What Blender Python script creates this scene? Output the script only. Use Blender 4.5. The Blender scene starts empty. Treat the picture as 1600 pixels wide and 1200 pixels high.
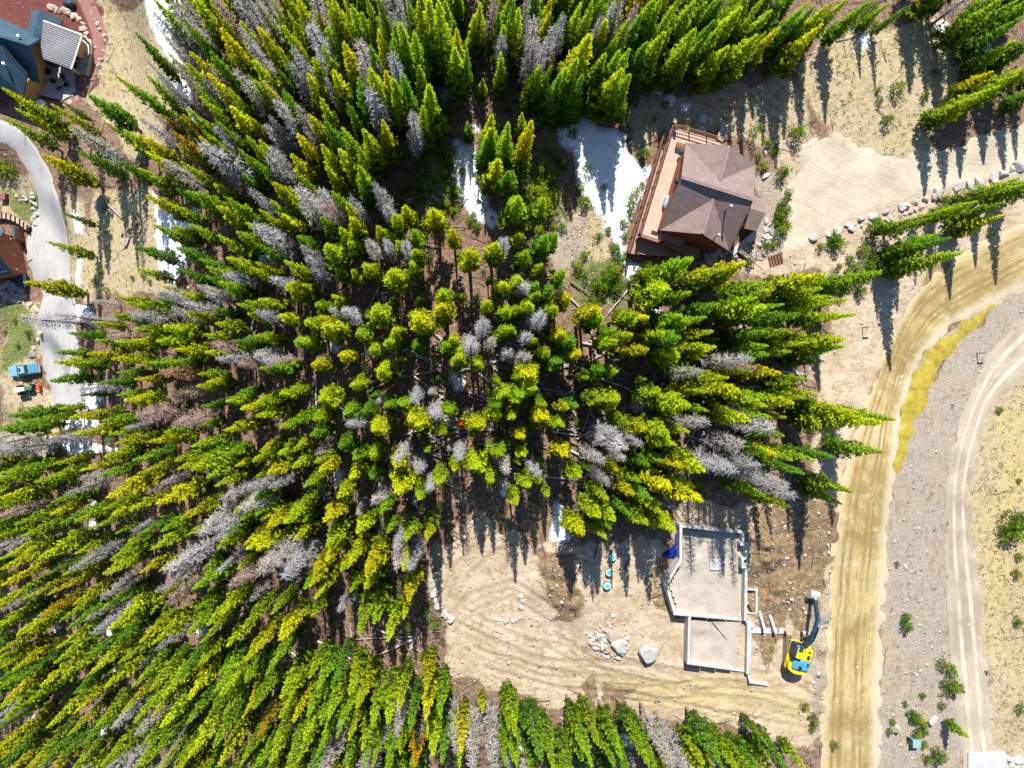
import bpy, bmesh, math, random
import numpy as np
from mathutils import Vector, Matrix, Quaternion

# ------------------------------------------------------------------ camera, world, sun, exposure
scene = bpy.context.scene
F_PX, ZC = 1080.0, 80.0                 # focal length in photo pixels, camera height above the house bench
NADIR = (730.0, 580.0)                  # where the plumb line under the drone meets the photo
cam_d = bpy.data.cameras.new('camera')
cam = bpy.data.objects.new('camera', cam_d)
scene.collection.objects.link(cam)
cam_d.sensor_width = 36.0
cam_d.lens = F_PX / 1600.0 * 36.0
cam_d.clip_start = 1.0
cam_d.clip_end = 3000.0
_dc = Vector(((NADIR[0] - 800) / F_PX, -(NADIR[1] - 600) / F_PX, -1.0)).normalized()
_q = _dc.rotation_difference(Vector((0, 0, -1)))
cam.location = (0, 0, ZC)
cam.rotation_mode = 'QUATERNION'
cam.rotation_quaternion = _q
scene.camera = cam
CAMR = np.array(_q.to_matrix())

SUN_EL = math.radians(47.5)
SUN_AZ = math.radians(-4.0)             # from +Y (top of the photo), slightly to the left
wd = bpy.data.worlds.new('World')
scene.world = wd
wd.use_nodes = True
nt = wd.node_tree
for n in list(nt.nodes):
    nt.nodes.remove(n)
sky = nt.nodes.new('ShaderNodeTexSky')
sky.sky_type = 'NISHITA'
sky.sun_disc = False
sky.sun_elevation = SUN_EL
sky.sun_rotation = SUN_AZ
sky.altitude = 3000
bgn = nt.nodes.new('ShaderNodeBackground')
bgn.inputs['Strength'].default_value = 0.115
wo = nt.nodes.new('ShaderNodeOutputWorld')
nt.links.new(sky.outputs[0], bgn.inputs[0])
nt.links.new(bgn.outputs[0], wo.inputs[0])
sun_d = bpy.data.lights.new('sun', 'SUN')
sun_d.energy = 5.0
sun_d.angle = math.radians(0.53)
sun_d.color = (1.0, 0.95, 0.86)
sun = bpy.data.objects.new('sun', sun_d)
scene.collection.objects.link(sun)
_s = Vector((math.sin(SUN_AZ) * math.cos(SUN_EL), math.cos(SUN_AZ) * math.cos(SUN_EL), math.sin(SUN_EL)))
sun.rotation_mode = 'QUATERNION'
sun.rotation_quaternion = _s.to_track_quat('Z', 'Y')
sun.location = (0, 60, 120)
vs = scene.view_settings
vs.view_transform = 'Standard'
vs.look = 'None'
vs.gamma = 1.0
vs.use_curve_mapping = False
vs.exposure = 0.90

# ------------------------------------------------------------------ noise and terrain
RNG = np.random.default_rng(7)
random.seed(7)
_perm = np.random.default_rng(3).random((256, 256))

def vnoise(x, y, seed=0):
    x = np.asarray(x, float) + seed * 17.31
    y = np.asarray(y, float) + seed * 9.77
    xi = np.floor(x).astype(int); yi = np.floor(y).astype(int)
    fx = x - xi; fy = y - yi
    fx = fx * fx * (3 - 2 * fx); fy = fy * fy * (3 - 2 * fy)
    a = _perm[xi & 255, yi & 255]; b = _perm[(xi + 1) & 255, yi & 255]
    c = _perm[xi & 255, (yi + 1) & 255]; d = _perm[(xi + 1) & 255, (yi + 1) & 255]
    return (a * (1 - fx) + b * fx) * (1 - fy) + (c * (1 - fx) + d * fx) * fy - 0.5

def fbm(x, y, seed=0, octv=3):
    s = 0.0; a = 1.0
    for k in range(octv):
        s = s + a * vnoise(np.asarray(x) * 2 ** k, np.asarray(y) * 2 ** k, seed + k * 5)
        a *= 0.5
    return s

def sstep(e0, e1, x):
    t = np.clip((x - e0) / (e1 - e0), 0, 1)
    return t * t * (3 - 2 * t)

def ground0(x, y):
    x = np.asarray(x, float); y = np.asarray(y, float)
    k = 8.0
    z = -0.42 * k * np.logaddexp(0, (10 - x) / k)
    z = z + 0.03 * np.maximum(x - 30, 0)
    z = z + 1.4 * vnoise(x / 26, y / 26, 1) + 0.25 * vnoise(x / 7, y / 7, 2) + 0.10 * vnoise(x / 2.6, y / 2.6, 3)
    return z

def rays(u, v):
    u = np.asarray(u, float); v = np.asarray(v, float)
    d = np.stack([(u - 800) / F_PX, -(v - 600) / F_PX, -np.ones_like(u)], -1)
    return d @ CAMR.T

def hit(u, v, h, fn):
    d = rays(u, v)
    z = np.full(np.shape(u), -10.0)
    for _ in range(24):
        t = (z - ZC) / d[..., 2]
        z = fn(d[..., 0] * t, d[..., 1] * t) + h
    t = (z - ZC) / d[..., 2]
    return np.stack([d[..., 0] * t, d[..., 1] * t, z], -1)

FLATS = []                       # benches: (x, y, radius, z)
def _bench(u, v, r, dz=0.0):
    p = hit(np.array(u, float), np.array(v, float), 0.0, ground0)
    FLATS.append((p[0], p[1], r, p[2] + dz))
for _b in ((72, 92, 15.0), (22, 398, 9.0), (44, 592, 6.5), (1110, 930, 13.0), (1110, 310, 10.0), (1240, 1010, 7.0)):
    _bench(*_b)
MOUNDS = []
for (u, v, r, hh) in ((1192, 838, 2.2, 1.0), (1203, 868, 2.0, 1.1), (1178, 880, 1.5, .5), (1216, 918, 1.9, .9),
                      (1285, 1010, 1.4, .7), (1285, 960, 1.2, .6), (1283, 1060, 1.6, .5), (872, 905, 2.4, 1.2), (885, 945, 2.0, .8)):
    p = hit(np.array(u, float), np.array(v, float), 0.0, ground0)
    MOUNDS.append((p[0], p[1], r, hh))

def ground(x, y):
    z = ground0(x, y)
    for (fx, fy, r, fz) in FLATS:
        d = np.hypot(x - fx, y - fy)
        w = 1 - sstep(r * 0.75, r * 1.35, d)
        z = z * (1 - w) + fz * w
    for (mx, my, r, hh) in MOUNDS:
        z = z + hh * np.exp(-((x - mx) ** 2 + (y - my) ** 2) / (r * r)) * (1 + 0.8 * vnoise(x * 1.1, y * 1.1, 11))
    return z

def G(u, v, h=0.0):
    return hit(np.asarray(u, float), np.asarray(v, float), h, ground)

def GV(u, v, h=0.0):
    return Vector(G(u, v, h).tolist())

def PZ(u, v, z):
    d = rays(np.array(u, float), np.array(v, float))
    t = (z - ZC) / d[2]
    return Vector((d[0] * t, d[1] * t, z))

def proj(x, y, z):
    p = np.stack([np.asarray(x, float), np.asarray(y, float), np.asarray(z, float) - ZC], -1) @ CAMR
    return 800 - F_PX * p[..., 0] / p[..., 2], 600 + F_PX * p[..., 1] / p[..., 2]

# ------------------------------------------------------------------ object helpers
COL = scene.collection
WOFF = {}                         # world offset of a part's root thing

def tag(o, label=None, cat=None, group=None, kind=None):
    if label: o['label'] = label
    if cat: o['category'] = cat
    if group: o['group'] = group
    if kind: o['kind'] = kind
    return o

def thing(name, loc, label, cat, group=None, rz=0.0):
    o = bpy.data.objects.new(name, None)
    COL.objects.link(o)
    o.location = loc
    o.rotation_euler = (0, 0, rz)
    o.empty_display_size = 0.3
    WOFF[o] = Vector(loc)
    return tag(o, label, cat, group)

class MB:
    """collects shapes; build() links them as one mesh object"""
    def __init__(s):
        s.v = []; s.f = []
    def add(s, vs_, fs):
        n = len(s.v)
        s.v += [tuple(p) for p in vs_]
        s.f += [tuple(n + i for i in f) for f in fs]
        return s
    def box(s, c, size, M=None):
        x, y, z = size[0] / 2, size[1] / 2, size[2] / 2
        vs_ = [Vector((sx * x, sy * y, sz * z)) for sz in (-1, 1) for sy in (-1, 1) for sx in (-1, 1)]
        if M is not None: vs_ = [M @ p for p in vs_]
        c = Vector(c)
        return s.add([p + c for p in vs_], [(0, 2, 3, 1), (4, 5, 7, 6), (0, 1, 5, 4), (2, 6, 7, 3), (0, 4, 6, 2), (1, 3, 7, 5)])
    def bbox(s, c, size, bev=0.05, M=None):
        """box with chamfered vertical and top edges"""
        x, y, z = size[0] / 2, size[1] / 2, size[2] / 2
        b = min(bev, x * .9, y * .9, z * .9)
        ring = lambda ix, iy: [(-ix + b, -iy), (ix - b, -iy), (ix, -iy + b), (ix, iy - b), (ix - b, iy), (-ix + b, iy), (-ix, iy - b), (-ix, -iy + b)]
        L = []
        for zz, k in ((-z, 0), (z - b, 0), (z, b)):
            L += [Vector((p[0], p[1], zz)) for p in ring(x - k, y - k)]
        if M is not None: L = [M @ p for p in L]
        c = Vector(c)
        fs = [tuple(range(7, -1, -1)), tuple(range(16, 24))]
        for r in range(2):
            for i in range(8):
                j = (i + 1) % 8
                fs.append((r * 8 + i, r * 8 + j, r * 8 + 8 + j, r * 8 + 8 + i))
        return s.add([p + c for p in L], fs)
    def tube(s, a, b, r0, r1=None, n=8, cap=True):
        a = Vector(a); b = Vector(b)
        r1 = r0 if r1 is None else r1
        d = (b - a).normalized()
        t = d.orthogonal().normalized(); w = d.cross(t)
        vs_ = []
        for p, r in ((a, r0), (b, r1)):
            for i in range(n):
                an = 2 * math.pi * i / n
                vs_.append(p + t * (math.cos(an) * r) + w * (math.sin(an) * r))
        fs = [(i, (i + 1) % n, n + (i + 1) % n, n + i) for i in range(n)]
        if cap: fs += [tuple(range(n - 1, -1, -1)), tuple(range(n, 2 * n))]
        return s.add(vs_, fs)
    def bar(s, a, b, w, h):
        """rectangular bar from a to b, h upward"""
        a = Vector(a); b = Vector(b)
        d = (b - a).normalized()
        up = Vector((0, 0, 1))
        if abs(d.z) > .95: up = Vector((0, 1, 0))
        sd = d.cross(up).normalized() * (w / 2)
        uu = sd.cross(d).normalized() * (h / 2)
        vs_ = [p + sx * sd + sz * uu for p in (a, b) for sz in (-1, 1) for sx in (-1, 1)]
        return s.add(vs_, [(0, 1, 3, 2), (4, 6, 7, 5), (0, 4, 5, 1), (2, 3, 7, 6), (0, 2, 6, 4), (1, 5, 7, 3)])
    def prism(s, poly, z0, z1):
        """vertical prism over a polygon of (x,y) or Vectors"""
        n = len(poly)
        vs_ = [(p[0], p[1], z0) for p in poly] + [(p[0], p[1], z1) for p in poly]
        ar = sum(poly[i][0] * poly[(i + 1) % n][1] - poly[(i + 1) % n][0] * poly[i][1] for i in range(n))
        ids = list(range(n)) if ar > 0 else list(range(n - 1, -1, -1))
        fs = [tuple(n + i for i in ids), tuple(reversed(ids))]
        for k in range(n):
            i, j = ids[k], ids[(k + 1) % n]
            fs.append((i, j, n + j, n + i))
        return s.add(vs_, fs)
    def shell(s, verts, faces, off):
        """surface given thickness along vector off"""
        n = len(verts); off = Vector(off)
        vs_ = [Vector(p) for p in verts] + [Vector(p) + off for p in verts]
        fs = [tuple(f) for f in faces] + [tuple(n + i for i in reversed(f)) for f in faces]
        ed = {}
        for f in faces:
            for i in range(len(f)):
                a, b = f[i], f[(i + 1) % len(f)]
                ed[(a, b)] = ed.get((a, b), 0) + 1
        for (a, b) in ed:
            if (b, a) not in ed:
                fs.append((a, n + a, n + b, b))
        return s.add(vs_, fs)
    def build(s, name, mat, parent=None, smooth=False):
        off = Vector((0, 0, 0))
        if parent is not None:
            off = WOFF.get(parent, off)
        me = bpy.data.meshes.new(name)
        me.from_pydata([(p[0] - off.x, p[1] - off.y, p[2] - off.z) for p in s.v], [], s.f)
        me.validate()
        bm = bmesh.new(); bm.from_mesh(me)
        bmesh.ops.recalc_face_normals(bm, faces=bm.faces)
        bm.to_mesh(me); bm.free()
        if smooth:
            me.shade_smooth()
        me.materials.append(mat)
        o = bpy.data.objects.new(name, me)
        COL.objects.link(o)
        if parent is not None:
            o.parent = parent
            WOFF[o] = off
        return o

def np_mesh(name, verts, quads, mats, smooth=False, attrs=None, matidx=None):
    """fast mesh from arrays; quads: (n,3) or (n,4)"""
    me = bpy.data.meshes.new(name)
    verts = np.asarray(verts, np.float32); quads = np.asarray(quads, np.int32)
    n, k = quads.shape
    me.vertices.add(len(verts)); me.vertices.foreach_set('co', verts.ravel())
    me.loops.add(n * k); me.loops.foreach_set('vertex_index', quads.ravel())
    me.polygons.add(n)
    me.polygons.foreach_set('loop_start', np.arange(0, n * k, k, dtype=np.int32))
    me.polygons.foreach_set('loop_total', np.full(n, k, np.int32))
    if matidx is not None:
        me.polygons.foreach_set('material_index', np.asarray(matidx, np.int32))
    if smooth:
        me.polygons.foreach_set('use_smooth', np.ones(n, bool))
    for m in mats:
        me.materials.append(m)
    for (an, typ, data) in (attrs or []):
        a = me.attributes.new(an, typ, 'POINT')
        key = {'FLOAT': 'value', 'FLOAT_COLOR': 'color', 'FLOAT_VECTOR': 'vector'}[typ]
        a.data.foreach_set(key, np.asarray(data, np.float32).ravel())
    me.update(calc_edges=True)
    return me

def link(name, me, parent=None):
    o = bpy.data.objects.new(name, me)
    COL.objects.link(o)
    if parent is not None: o.parent = parent
    return o

# ------------------------------------------------------------------ materials
class NT:
    def __init__(s, name):
        s.m = bpy.data.materials.new(name); s.m.use_nodes = True
        s.t = s.m.node_tree
        for n in list(s.t.nodes): s.t.nodes.remove(n)
        s.out = s.n('ShaderNodeOutputMaterial')
    def n(s, typ, **kw):
        nd = s.t.nodes.new(typ)
        for k, v in kw.items(): setattr(nd, k, v)
        return nd
    def l(s, a, b): s.t.links.new(a, b)
    def put(s, sock, v):
        if hasattr(v, 'bl_idname') or hasattr(v, 'is_linked'): s.l(v, sock)
        else: sock.default_value = v
    def attr(s, name, out='Color'):
        nd = s.n('ShaderNodeAttribute'); nd.attribute_name = name
        return nd.outputs[out]
    def pos(s):
        return s.n('ShaderNodeNewGeometry').outputs['Position']
    def scale(s, vec, sc):
        m = s.n('ShaderNodeMapping'); s.l(vec, m.inputs[0]); m.inputs['Scale'].default_value = sc
        return m.outputs[0]
    def noise(s, vec, sc, det=3, rough=.6, dist=0.0):
        nd = s.n('ShaderNodeTexNoise'); s.l(vec, nd.inputs['Vector'])
        nd.inputs['Scale'].default_value = sc; nd.inputs['Detail'].default_value = det
        nd.inputs['Roughness'].default_value = rough; nd.inputs['Distortion'].default_value = dist
        return nd.outputs['Fac']
    def voro(s, vec, sc, out='Distance'):
        nd = s.n('ShaderNodeTexVoronoi'); s.l(vec, nd.inputs['Vector']); nd.inputs['Scale'].default_value = sc
        return nd.outputs[out]
    def ramp(s, fac, stops):
        nd = s.n('ShaderNodeValToRGB'); s.l(fac, nd.inputs[0])
        e = nd.color_ramp.elements
        while len(e) < len(stops): e.new(0.5)
        for el, (p, c) in zip(e, stops):
            el.position = p; el.color = (c[0], c[1], c[2], 1) if not isinstance(c, (int, float)) else (c, c, c, 1)
        return nd.outputs[0]
    def mix(s, fac, a, b, mode='MIX'):
        nd = s.n('ShaderNodeMix'); nd.data_type = 'RGBA'; nd.blend_type = mode
        s.put(nd.inputs[0], fac)
        for i, v in ((6, a), (7, b)):
            if isinstance(v, tuple): nd.inputs[i].default_value = (v[0], v[1], v[2], 1)
            else: s.l(v, nd.inputs[i])
        return nd.outputs[2]
    def math(s, op, a, b=0.0, c=None):
        nd = s.n('ShaderNodeMath'); nd.operation = op
        s.put(nd.inputs[0], a); s.put(nd.inputs[1], b)
        if c is not None: s.put(nd.inputs[2], c)
        return nd.outputs[0]
    def pbr(s, col, rough=.8, metal=0.0, bump=None, bstr=.3, bdist=.05, spec=.3):
        b = s.n('ShaderNodeBsdfPrincipled')
        if isinstance(col, tuple): b.inputs['Base Color'].default_value = (col[0], col[1], col[2], 1)
        else: s.l(col, b.inputs['Base Color'])
        s.put(b.inputs['Roughness'], rough)
        b.inputs['Metallic'].default_value = metal
        b.inputs['Specular IOR Level'].default_value = spec
        if bump is not None:
            bn = s.n('ShaderNodeBump'); s.l(bump, bn.inputs['Height'])
            bn.inputs['Strength'].default_value = bstr; bn.inputs['Distance'].default_value = bdist
            s.l(bn.outputs[0], b.inputs['Normal'])
        s.l(b.outputs[0], s.out.inputs[0])
        return s.m

def worn(name, col, rough=.75, metal=0.0, sc=3.0, var=.35, spec=.3):
    """paint or material with mottled wear"""
    t = NT(name)
    p = t.pos()
    a = t.noise(p, sc, 4, .65)
    b = t.noise(p, sc * 7, 2, .5)
    lo = tuple(c * (1 - var) for c in col); hi = tuple(min(1, c * (1 + var * .6)) for c in col)
    c = t.ramp(a, [(.3, lo), (.5, col), (.72, hi)])
    c = t.mix(t.math('MULTIPLY', b, .35), c, tuple(x * .75 for x in col))
    return t.pbr(c, rough, metal, b, .15, .02, spec)

def shingle_mat(name, col, sc=3.4):
    t = NT(name)
    p = t.pos()
    a = t.noise(p, 1.2, 4, .7)
    v = t.voro(t.scale(p, (2.2, 2.2, 5.5)), 1.3, 'Color')
    v = t.math('MULTIPLY', v, 1.0)
    w = t.n('ShaderNodeTexWave'); w.wave_type = 'BANDS'; w.bands_direction = 'Z'
    t.l(p, w.inputs[0]); w.inputs['Scale'].default_value = sc; w.inputs['Distortion'].default_value = 1.6
    w.inputs['Detail'].default_value = 2
    c = t.ramp(a, [(.3, tuple(x * .75 for x in col)), (.55, col), (.75, tuple(x * 1.25 for x in col))])
    c = t.mix(t.math('MULTIPLY', v, .45), c, tuple(x * .6 for x in col))
    c = t.mix(t.math('MULTIPLY', w.outputs['Fac'], .26), c, tuple(x * .55 for x in col))
    return t.pbr(c, .9, 0, t.math('ADD', w.outputs['Fac'], a), .22, .03, .15)

M = {}
M['concrete'] = worn('concrete', (.42, .42, .41), .85, sc=1.4, var=.28)
M['concrete_even'] = worn('patio_concrete', (.42, .42, .42), .8, sc=.8, var=.2)  # plain concrete with faint mottling, for patio and foundation pad
M['shingle_brown'] = shingle_mat('brown_shingles', (.25, .187, .175))
M['shingle_navy'] = shingle_mat('slate_blue_shingles', (.055, .105, .15))
M['metal_roof'] = worn('grey_roof_metal', (.17, .165, .19), .5, .2, 1.0, .2)
M['metal_seam'] = worn('roof_seam_metal', (.25, .245, .27), .5, .1, 1.0, .15)
M['deck'] = worn('pink_brown_decking', (.50, .335, .255), .75, sc=1.2, var=.18)
M['deck_low'] = worn('darker_low_decking', (.34, .20, .155), .8, sc=1.2, var=.25)  # darker brown boards for the lower deck and raised platform
M['rail'] = worn('red_brown_rail', (.17, .07, .045), .7)
M['siding_red'] = worn('red_brown_siding', (.27, .085, .045), .75, sc=2)
M['siding_tan'] = worn('tan_siding', (.40, .27, .13), .8, sc=2)
M['siding_dark'] = worn('dark_red_door', (.16, .05, .033), .7, sc=2)
M['trim_white'] = worn('white_trim', (.75, .74, .72), .6, var=.1)
M['glass'] = worn('window_glass', (.03, .045, .06), .12, 0, 1, .2, .6)
M['black'] = worn('black_plastic', (.02, .02, .022), .6)
M['yellow'] = worn('yellow_paint', (.72, .50, .01), .4, sc=2.5, var=.15)
M['navy_paint'] = worn('dark_blue_paint', (.018, .055, .10), .4, sc=2.5)
M['blue_cover'] = worn('blue_engine_cover', (.06, .25, .45), .5, sc=2.0, var=.2)
M['rubber'] = worn('rubber', (.025, .024, .023), .9)
M['track'] = worn('dusty_track', (.36, .28, .20), .9, sc=4, var=.45)
M['steel_worn'] = worn('worn_steel', (.42, .40, .36), .6, .2, 4, .2)
M['teal_car'] = worn('teal_car_paint', (.16, .36, .45), .28, 0, 1.5, .1, .5)
M['teal_cover'] = worn('teal_bed_cover', (.07, .24, .36), .5, 0, 1.5, .15)
M['green_paint'] = worn('green_paint', (.05, .15, .09), .5)
M['orange_paint'] = worn('orange_paint', (.75, .12, .01), .5)
M['teal_lid'] = worn('teal_lid', (.08, .42, .42), .55, var=.15)
M['pale_lid'] = worn('pale_blue_plastic', (.38, .52, .54), .6, var=.1)
M['tarp'] = worn('blue_tarp', (.004, .02, .19), .4, 0, 4, .4)
M['util_green'] = worn('utility_green', (.10, .22, .20), .6)
M['blue_bin'] = worn('dark_blue_bin', (.02, .05, .075), .5)
M['wood_grey'] = worn('bleached_wood', (.36, .33, .31), .9, sc=5, var=.4)
M['wood_tan'] = worn('raw_wood', (.45, .30, .18), .85, sc=4)
M['bark'] = worn('bark', (.125, .09, .07), .95, sc=4, var=.45)
M['bark_pink'] = worn('bark_pale', (.24, .17, .14), .95, sc=4, var=.4)

def rock_mat(name, lo, hi):
    t = NT(name)
    p = t.pos()
    a = t.noise(p, 1.6, 5, .7); b = t.noise(p, 9, 3, .6)
    oi = t.n('ShaderNodeObjectInfo')
    c = t.ramp(a, [(.3, lo), (.7, hi)])
    c = t.mix(t.math('MULTIPLY', b, .5), c, tuple(x * .6 for x in lo))
    c = t.mix(t.math('MULTIPLY', oi.outputs['Random'], .3), c, tuple(x * .7 for x in hi))
    return t.pbr(c, .92, 0, b, .5, .06, .2)
M['rock_white'] = rock_mat('pale_granite', (.34, .315, .29), (.56, .54, .51))
M['rock_tan'] = rock_mat('tan_granite', (.34, .27, .21), (.56, .49, .41))
M['rock_grey'] = rock_mat('grey_stone', (.20, .19, .19), (.42, .40, .39))

# ------------------------------------------------------------------ ground zones
def W2(pts):
    a = np.array(pts, float)
    return G(a[:, 0], a[:, 1])[:, :2]

def inside_dist(x, y, poly):
    """signed distance to polygon, positive inside"""
    x = np.asarray(x); y = np.asarray(y)
    ins = np.zeros(x.shape, bool); dm = np.full(x.shape, 1e9)
    n = len(poly)
    for i in range(n):
        ax, ay = poly[i]; bx, by = poly[(i + 1) % n]
        c = ((ay > y) != (by > y)) & (x < (bx - ax) * (y - ay) / ((by - ay) + 1e-12) + ax)
        ins ^= c
        ex, ey = bx - ax, by - ay
        t = np.clip(((x - ax) * ex + (y - ay) * ey) / (ex * ex + ey * ey + 1e-9), 0, 1)
        dm = np.minimum(dm, np.hypot(x - ax - t * ex, y - ay - t * ey))
    return np.where(ins, dm, -dm)

ZONES = {
 'grass': [
  [(150,0),(228,0),(255,60),(285,110),(258,190),(262,235),(200,245),(160,170),(128,135),(158,80)],
  [(150,295),(245,300),(262,400),(265,462),(150,455),(140,380)],
  [(1280,40),(1480,25),(1515,80),(1490,180),(1445,250),(1330,245),(1285,190),(1250,160)],
  [(985,190),(1000,150),(1100,160),(1180,130),(1240,120),(1265,200),(1245,300),(1205,230),(1080,200),(1040,200),(1010,260),(975,245)],
  [(905,300),(940,350),(955,400),(930,430),(900,420),(878,330)],
  [(0,470),(60,480),(64,540),(25,610),(0,630)],
  [(0,600),(60,605),(100,640),(95,700),(60,700),(0,690)],
  [(0,255),(30,262),(55,300),(58,350),(40,350),(0,335)],
  [(1500,720),(1530,630),(1580,550),(1700,460),(1700,1260),(1540,1240),(1535,1000),(1505,850)],
  [(105,300),(135,310),(150,460),(120,470),(108,420)]],
 'soil': [
  [(668,885),(695,850),(740,800),(690,760),(735,738),(800,780),(860,800),(900,850),(1050,850),(1060,770),(1170,790),(1260,790),(1315,790),(1305,1000),(1295,1135),(1255,1160),(1100,1130),(1000,1115),(900,1105),(780,1075),(700,1050),(690,970),(668,905)],
  [(1205,210),(1260,200),(1330,245),(1450,250),(1640,190),(1640,300),(1540,300),(1440,320),(1340,360),(1330,420),(1250,420),(1180,400),(1215,330)],
  [(1290,370),(1400,320),(1640,270),(1640,370),(1480,410),(1410,510),(1350,640),(1310,790),(1260,780),(1275,560),(1310,440)],
  [(660,150),(712,150),(712,110),(696,90)],
  [(80,600),(125,630),(110,690),(70,690)],
  [(1110,400),(1240,400),(1240,440),(1110,420)]],
 'gravel': [
  [(1372,1240),(1378,900),(1398,720),(1430,620),(1490,540),(1560,470),(1660,420),(1660,520),(1545,620),(1505,680),(1488,800),(1495,1000),(1512,1240)],
  [(870,330),(905,330),(915,420),(880,440),(850,400)],
  [(1195,270),(1225,270),(1225,400),(1190,400)],
  [(1262,900),(1310,900),(1305,1120),(1262,1150)],
  [(1575,800),(1640,780),(1640,1100),(1575,1060)]],
 'damp': [
  [(1030,838),(1062,830),(1062,875),(1040,912),(1052,962),(1036,960),(1026,900)], [(1165,900),(1215,900),(1230,1000),(1190,1050),(1172,1000)],
  [(700,760),(760,740),(860,800),(900,850),(850,862),(760,812),(740,800)],
  [(1172,800),(1240,785),(1312,785),(1298,900),(1268,985),(1215,960),(1180,925),(1172,870)],
  [(846,866),(905,862),(905,960),(880,968),(855,925)],
  [(905,1060),(945,1065),(940,1110),(905,1105)], [(955,1080),(992,1085),(985,1120),(955,1115)]],
 'mulch': [
  [(-60,-30),(132,-30),(166,60),(160,100),(142,150),(105,168),(55,168),(-60,160)]],
 'yellow': [
  [(1300,1240),(1305,850),(1330,720),(1400,540),(1480,420),(1640,330),(1640,420),(1500,480),(1410,600),(1380,760),(1372,1240)],
  [(1570,640),(1640,600),(1640,1100),(1560,1060),(1540,850)],
  [(1010,1050),(1180,1050),(1260,1090),(1250,1130),(1050,1110),(900,1060)]],
 'green': [
  [(650,230),(705,215),(722,320),(645,335)],
  [(900,430),(970,395),(985,480),(900,495)],
  [(0,480),(40,485),(60,540),(10,590),(0,590)],
  [(800,240),(870,230),(880,330),(810,340)],
  [(0,300),(50,300),(55,350),(30,345)]],
}
def axis(lo, hi, st, out):
    a = np.arange(lo, hi + st * .5, st)
    ext = np.cumsum(np.geomspace(1.0, 60.0, 14))
    ext = ext * (out / ext[-1])
    return np.concatenate([lo - ext[::-1], a, hi + ext])
gx = axis(-104, 84, 0.40, 420.0); gy = axis(-78, 78, 0.40, 420.0)
def densify(a, lo, hi, st):
    return np.concatenate([a[a < lo - st * .5], np.arange(lo, hi, st), a[a > hi + st * .5 - 1e-6]])
gx = densify(gx, -5.0, 46.0, 0.20); gy = densify(gy, -43.0, -10.0, 0.20)      # finer where the building site was driven over
GX, GY = np.meshgrid(gx, gy)
fx_, fy_ = GX.ravel(), GY.ravel()
GZ = ground(fx_, fy_)
wx = fx_ + 2.2 * fbm(fx_ / 3.0, fy_ / 3.0, 21, 4); wy = fy_ + 2.2 * fbm(fx_ / 3.0, fy_ / 3.0, 41, 4)
MASK = {}
for zk, polys in ZONES.items():
    m = np.full(fx_.shape, -9.0)
    for pl in polys:
        m = np.maximum(m, inside_dist(wx, wy, W2(pl)))
    soft = {'grass': 1.2, 'soil': .9, 'gravel': .9, 'damp': .8, 'mulch': .6, 'yellow': 2.0, 'green': 1.8}[zk]
    MASK[zk] = sstep(-soft, soft, m)
# small relief on dug ground
GZ = GZ + MASK['damp'] * .22 * fbm(fx_ / 1.1, fy_ / 1.1, 61, 3) + MASK['soil'] * .05 * fbm(fx_ / .9, fy_ / 2.2, 63, 2)
# tyre and crawler tracks pressed into the building site
TRK = np.full(fx_.shape, 9.0)
_s = (fx_ > -8) & (fx_ < 50) & (fy_ > -46) & (fy_ < -6)
def rs_poly(px, n=60):
    a = W2(px); return np.stack([np.interp(np.linspace(0, len(a) - 1, n), np.arange(len(a)), a[:, k]) for k in (0, 1)], -1)
for px in ([(1275,1118),(1205,1098),(1140,1086),(1040,1058),(930,1030),(820,1012),(720,962)], [(1285,1130),(1150,1105),(1000,1074),(880,1064),(760,1032)], [(1235,1062),(1100,1066),(980,1046),(850,1046),(745,1000)],
           [(698,935),(722,890),(765,852),(805,836)], [(1190,1040),(1222,1072),(1290,1112)], [(1245,900),(1238,945),(1232,1000)], [(1262,850),(1250,900),(1240,960)], [(700,980),(740,940),(800,920),(860,960)],
           [(860,1000),(930,1045),(1000,1052),(1060,1070)], [(1200,1085),(1100,1075),(1020,1085),(930,1080)]):
    P_ = rs_poly(px); T_ = np.gradient(P_, axis=0); T_ /= np.hypot(*T_.T)[:, None]; N_ = np.stack([-T_[:, 1], T_[:, 0]], -1)
    for o_ in (-.95, .95):
        q_ = P_ + N_ * o_
        for i in range(len(q_) - 1):
            ax, ay = q_[i]; ex, ey = q_[i + 1] - q_[i]
            xs, ys = fx_[_s], fy_[_s]
            tt = np.clip(((xs - ax) * ex + (ys - ay) * ey) / (ex * ex + ey * ey + 1e-9), 0, 1)
            TRK[_s] = np.minimum(TRK[_s], np.hypot(xs - ax - tt * ex, ys - ay - tt * ey))
_tw = TRK + .18 * fbm(fx_ / .8, fy_ / .8, 66, 2)
MASK['track'] = (1 - sstep(.14, .38, _tw)) * (.55 + .9 * np.clip(fbm(fx_ / 5, fy_ / 5, 67, 2) + .25, 0, 1)) * _s
GZ = GZ - .09 * MASK['track'] + .05 * np.exp(-((_tw - .5) / .16) ** 2) * _s
nx_, ny_ = len(gx), len(gy)
idx = np.arange(nx_ * ny_).reshape(ny_, nx_)
quads = np.stack([idx[:-1, :-1], idx[:-1, 1:], idx[1:, 1:], idx[1:, :-1]], -1).reshape(-1, 4)

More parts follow.
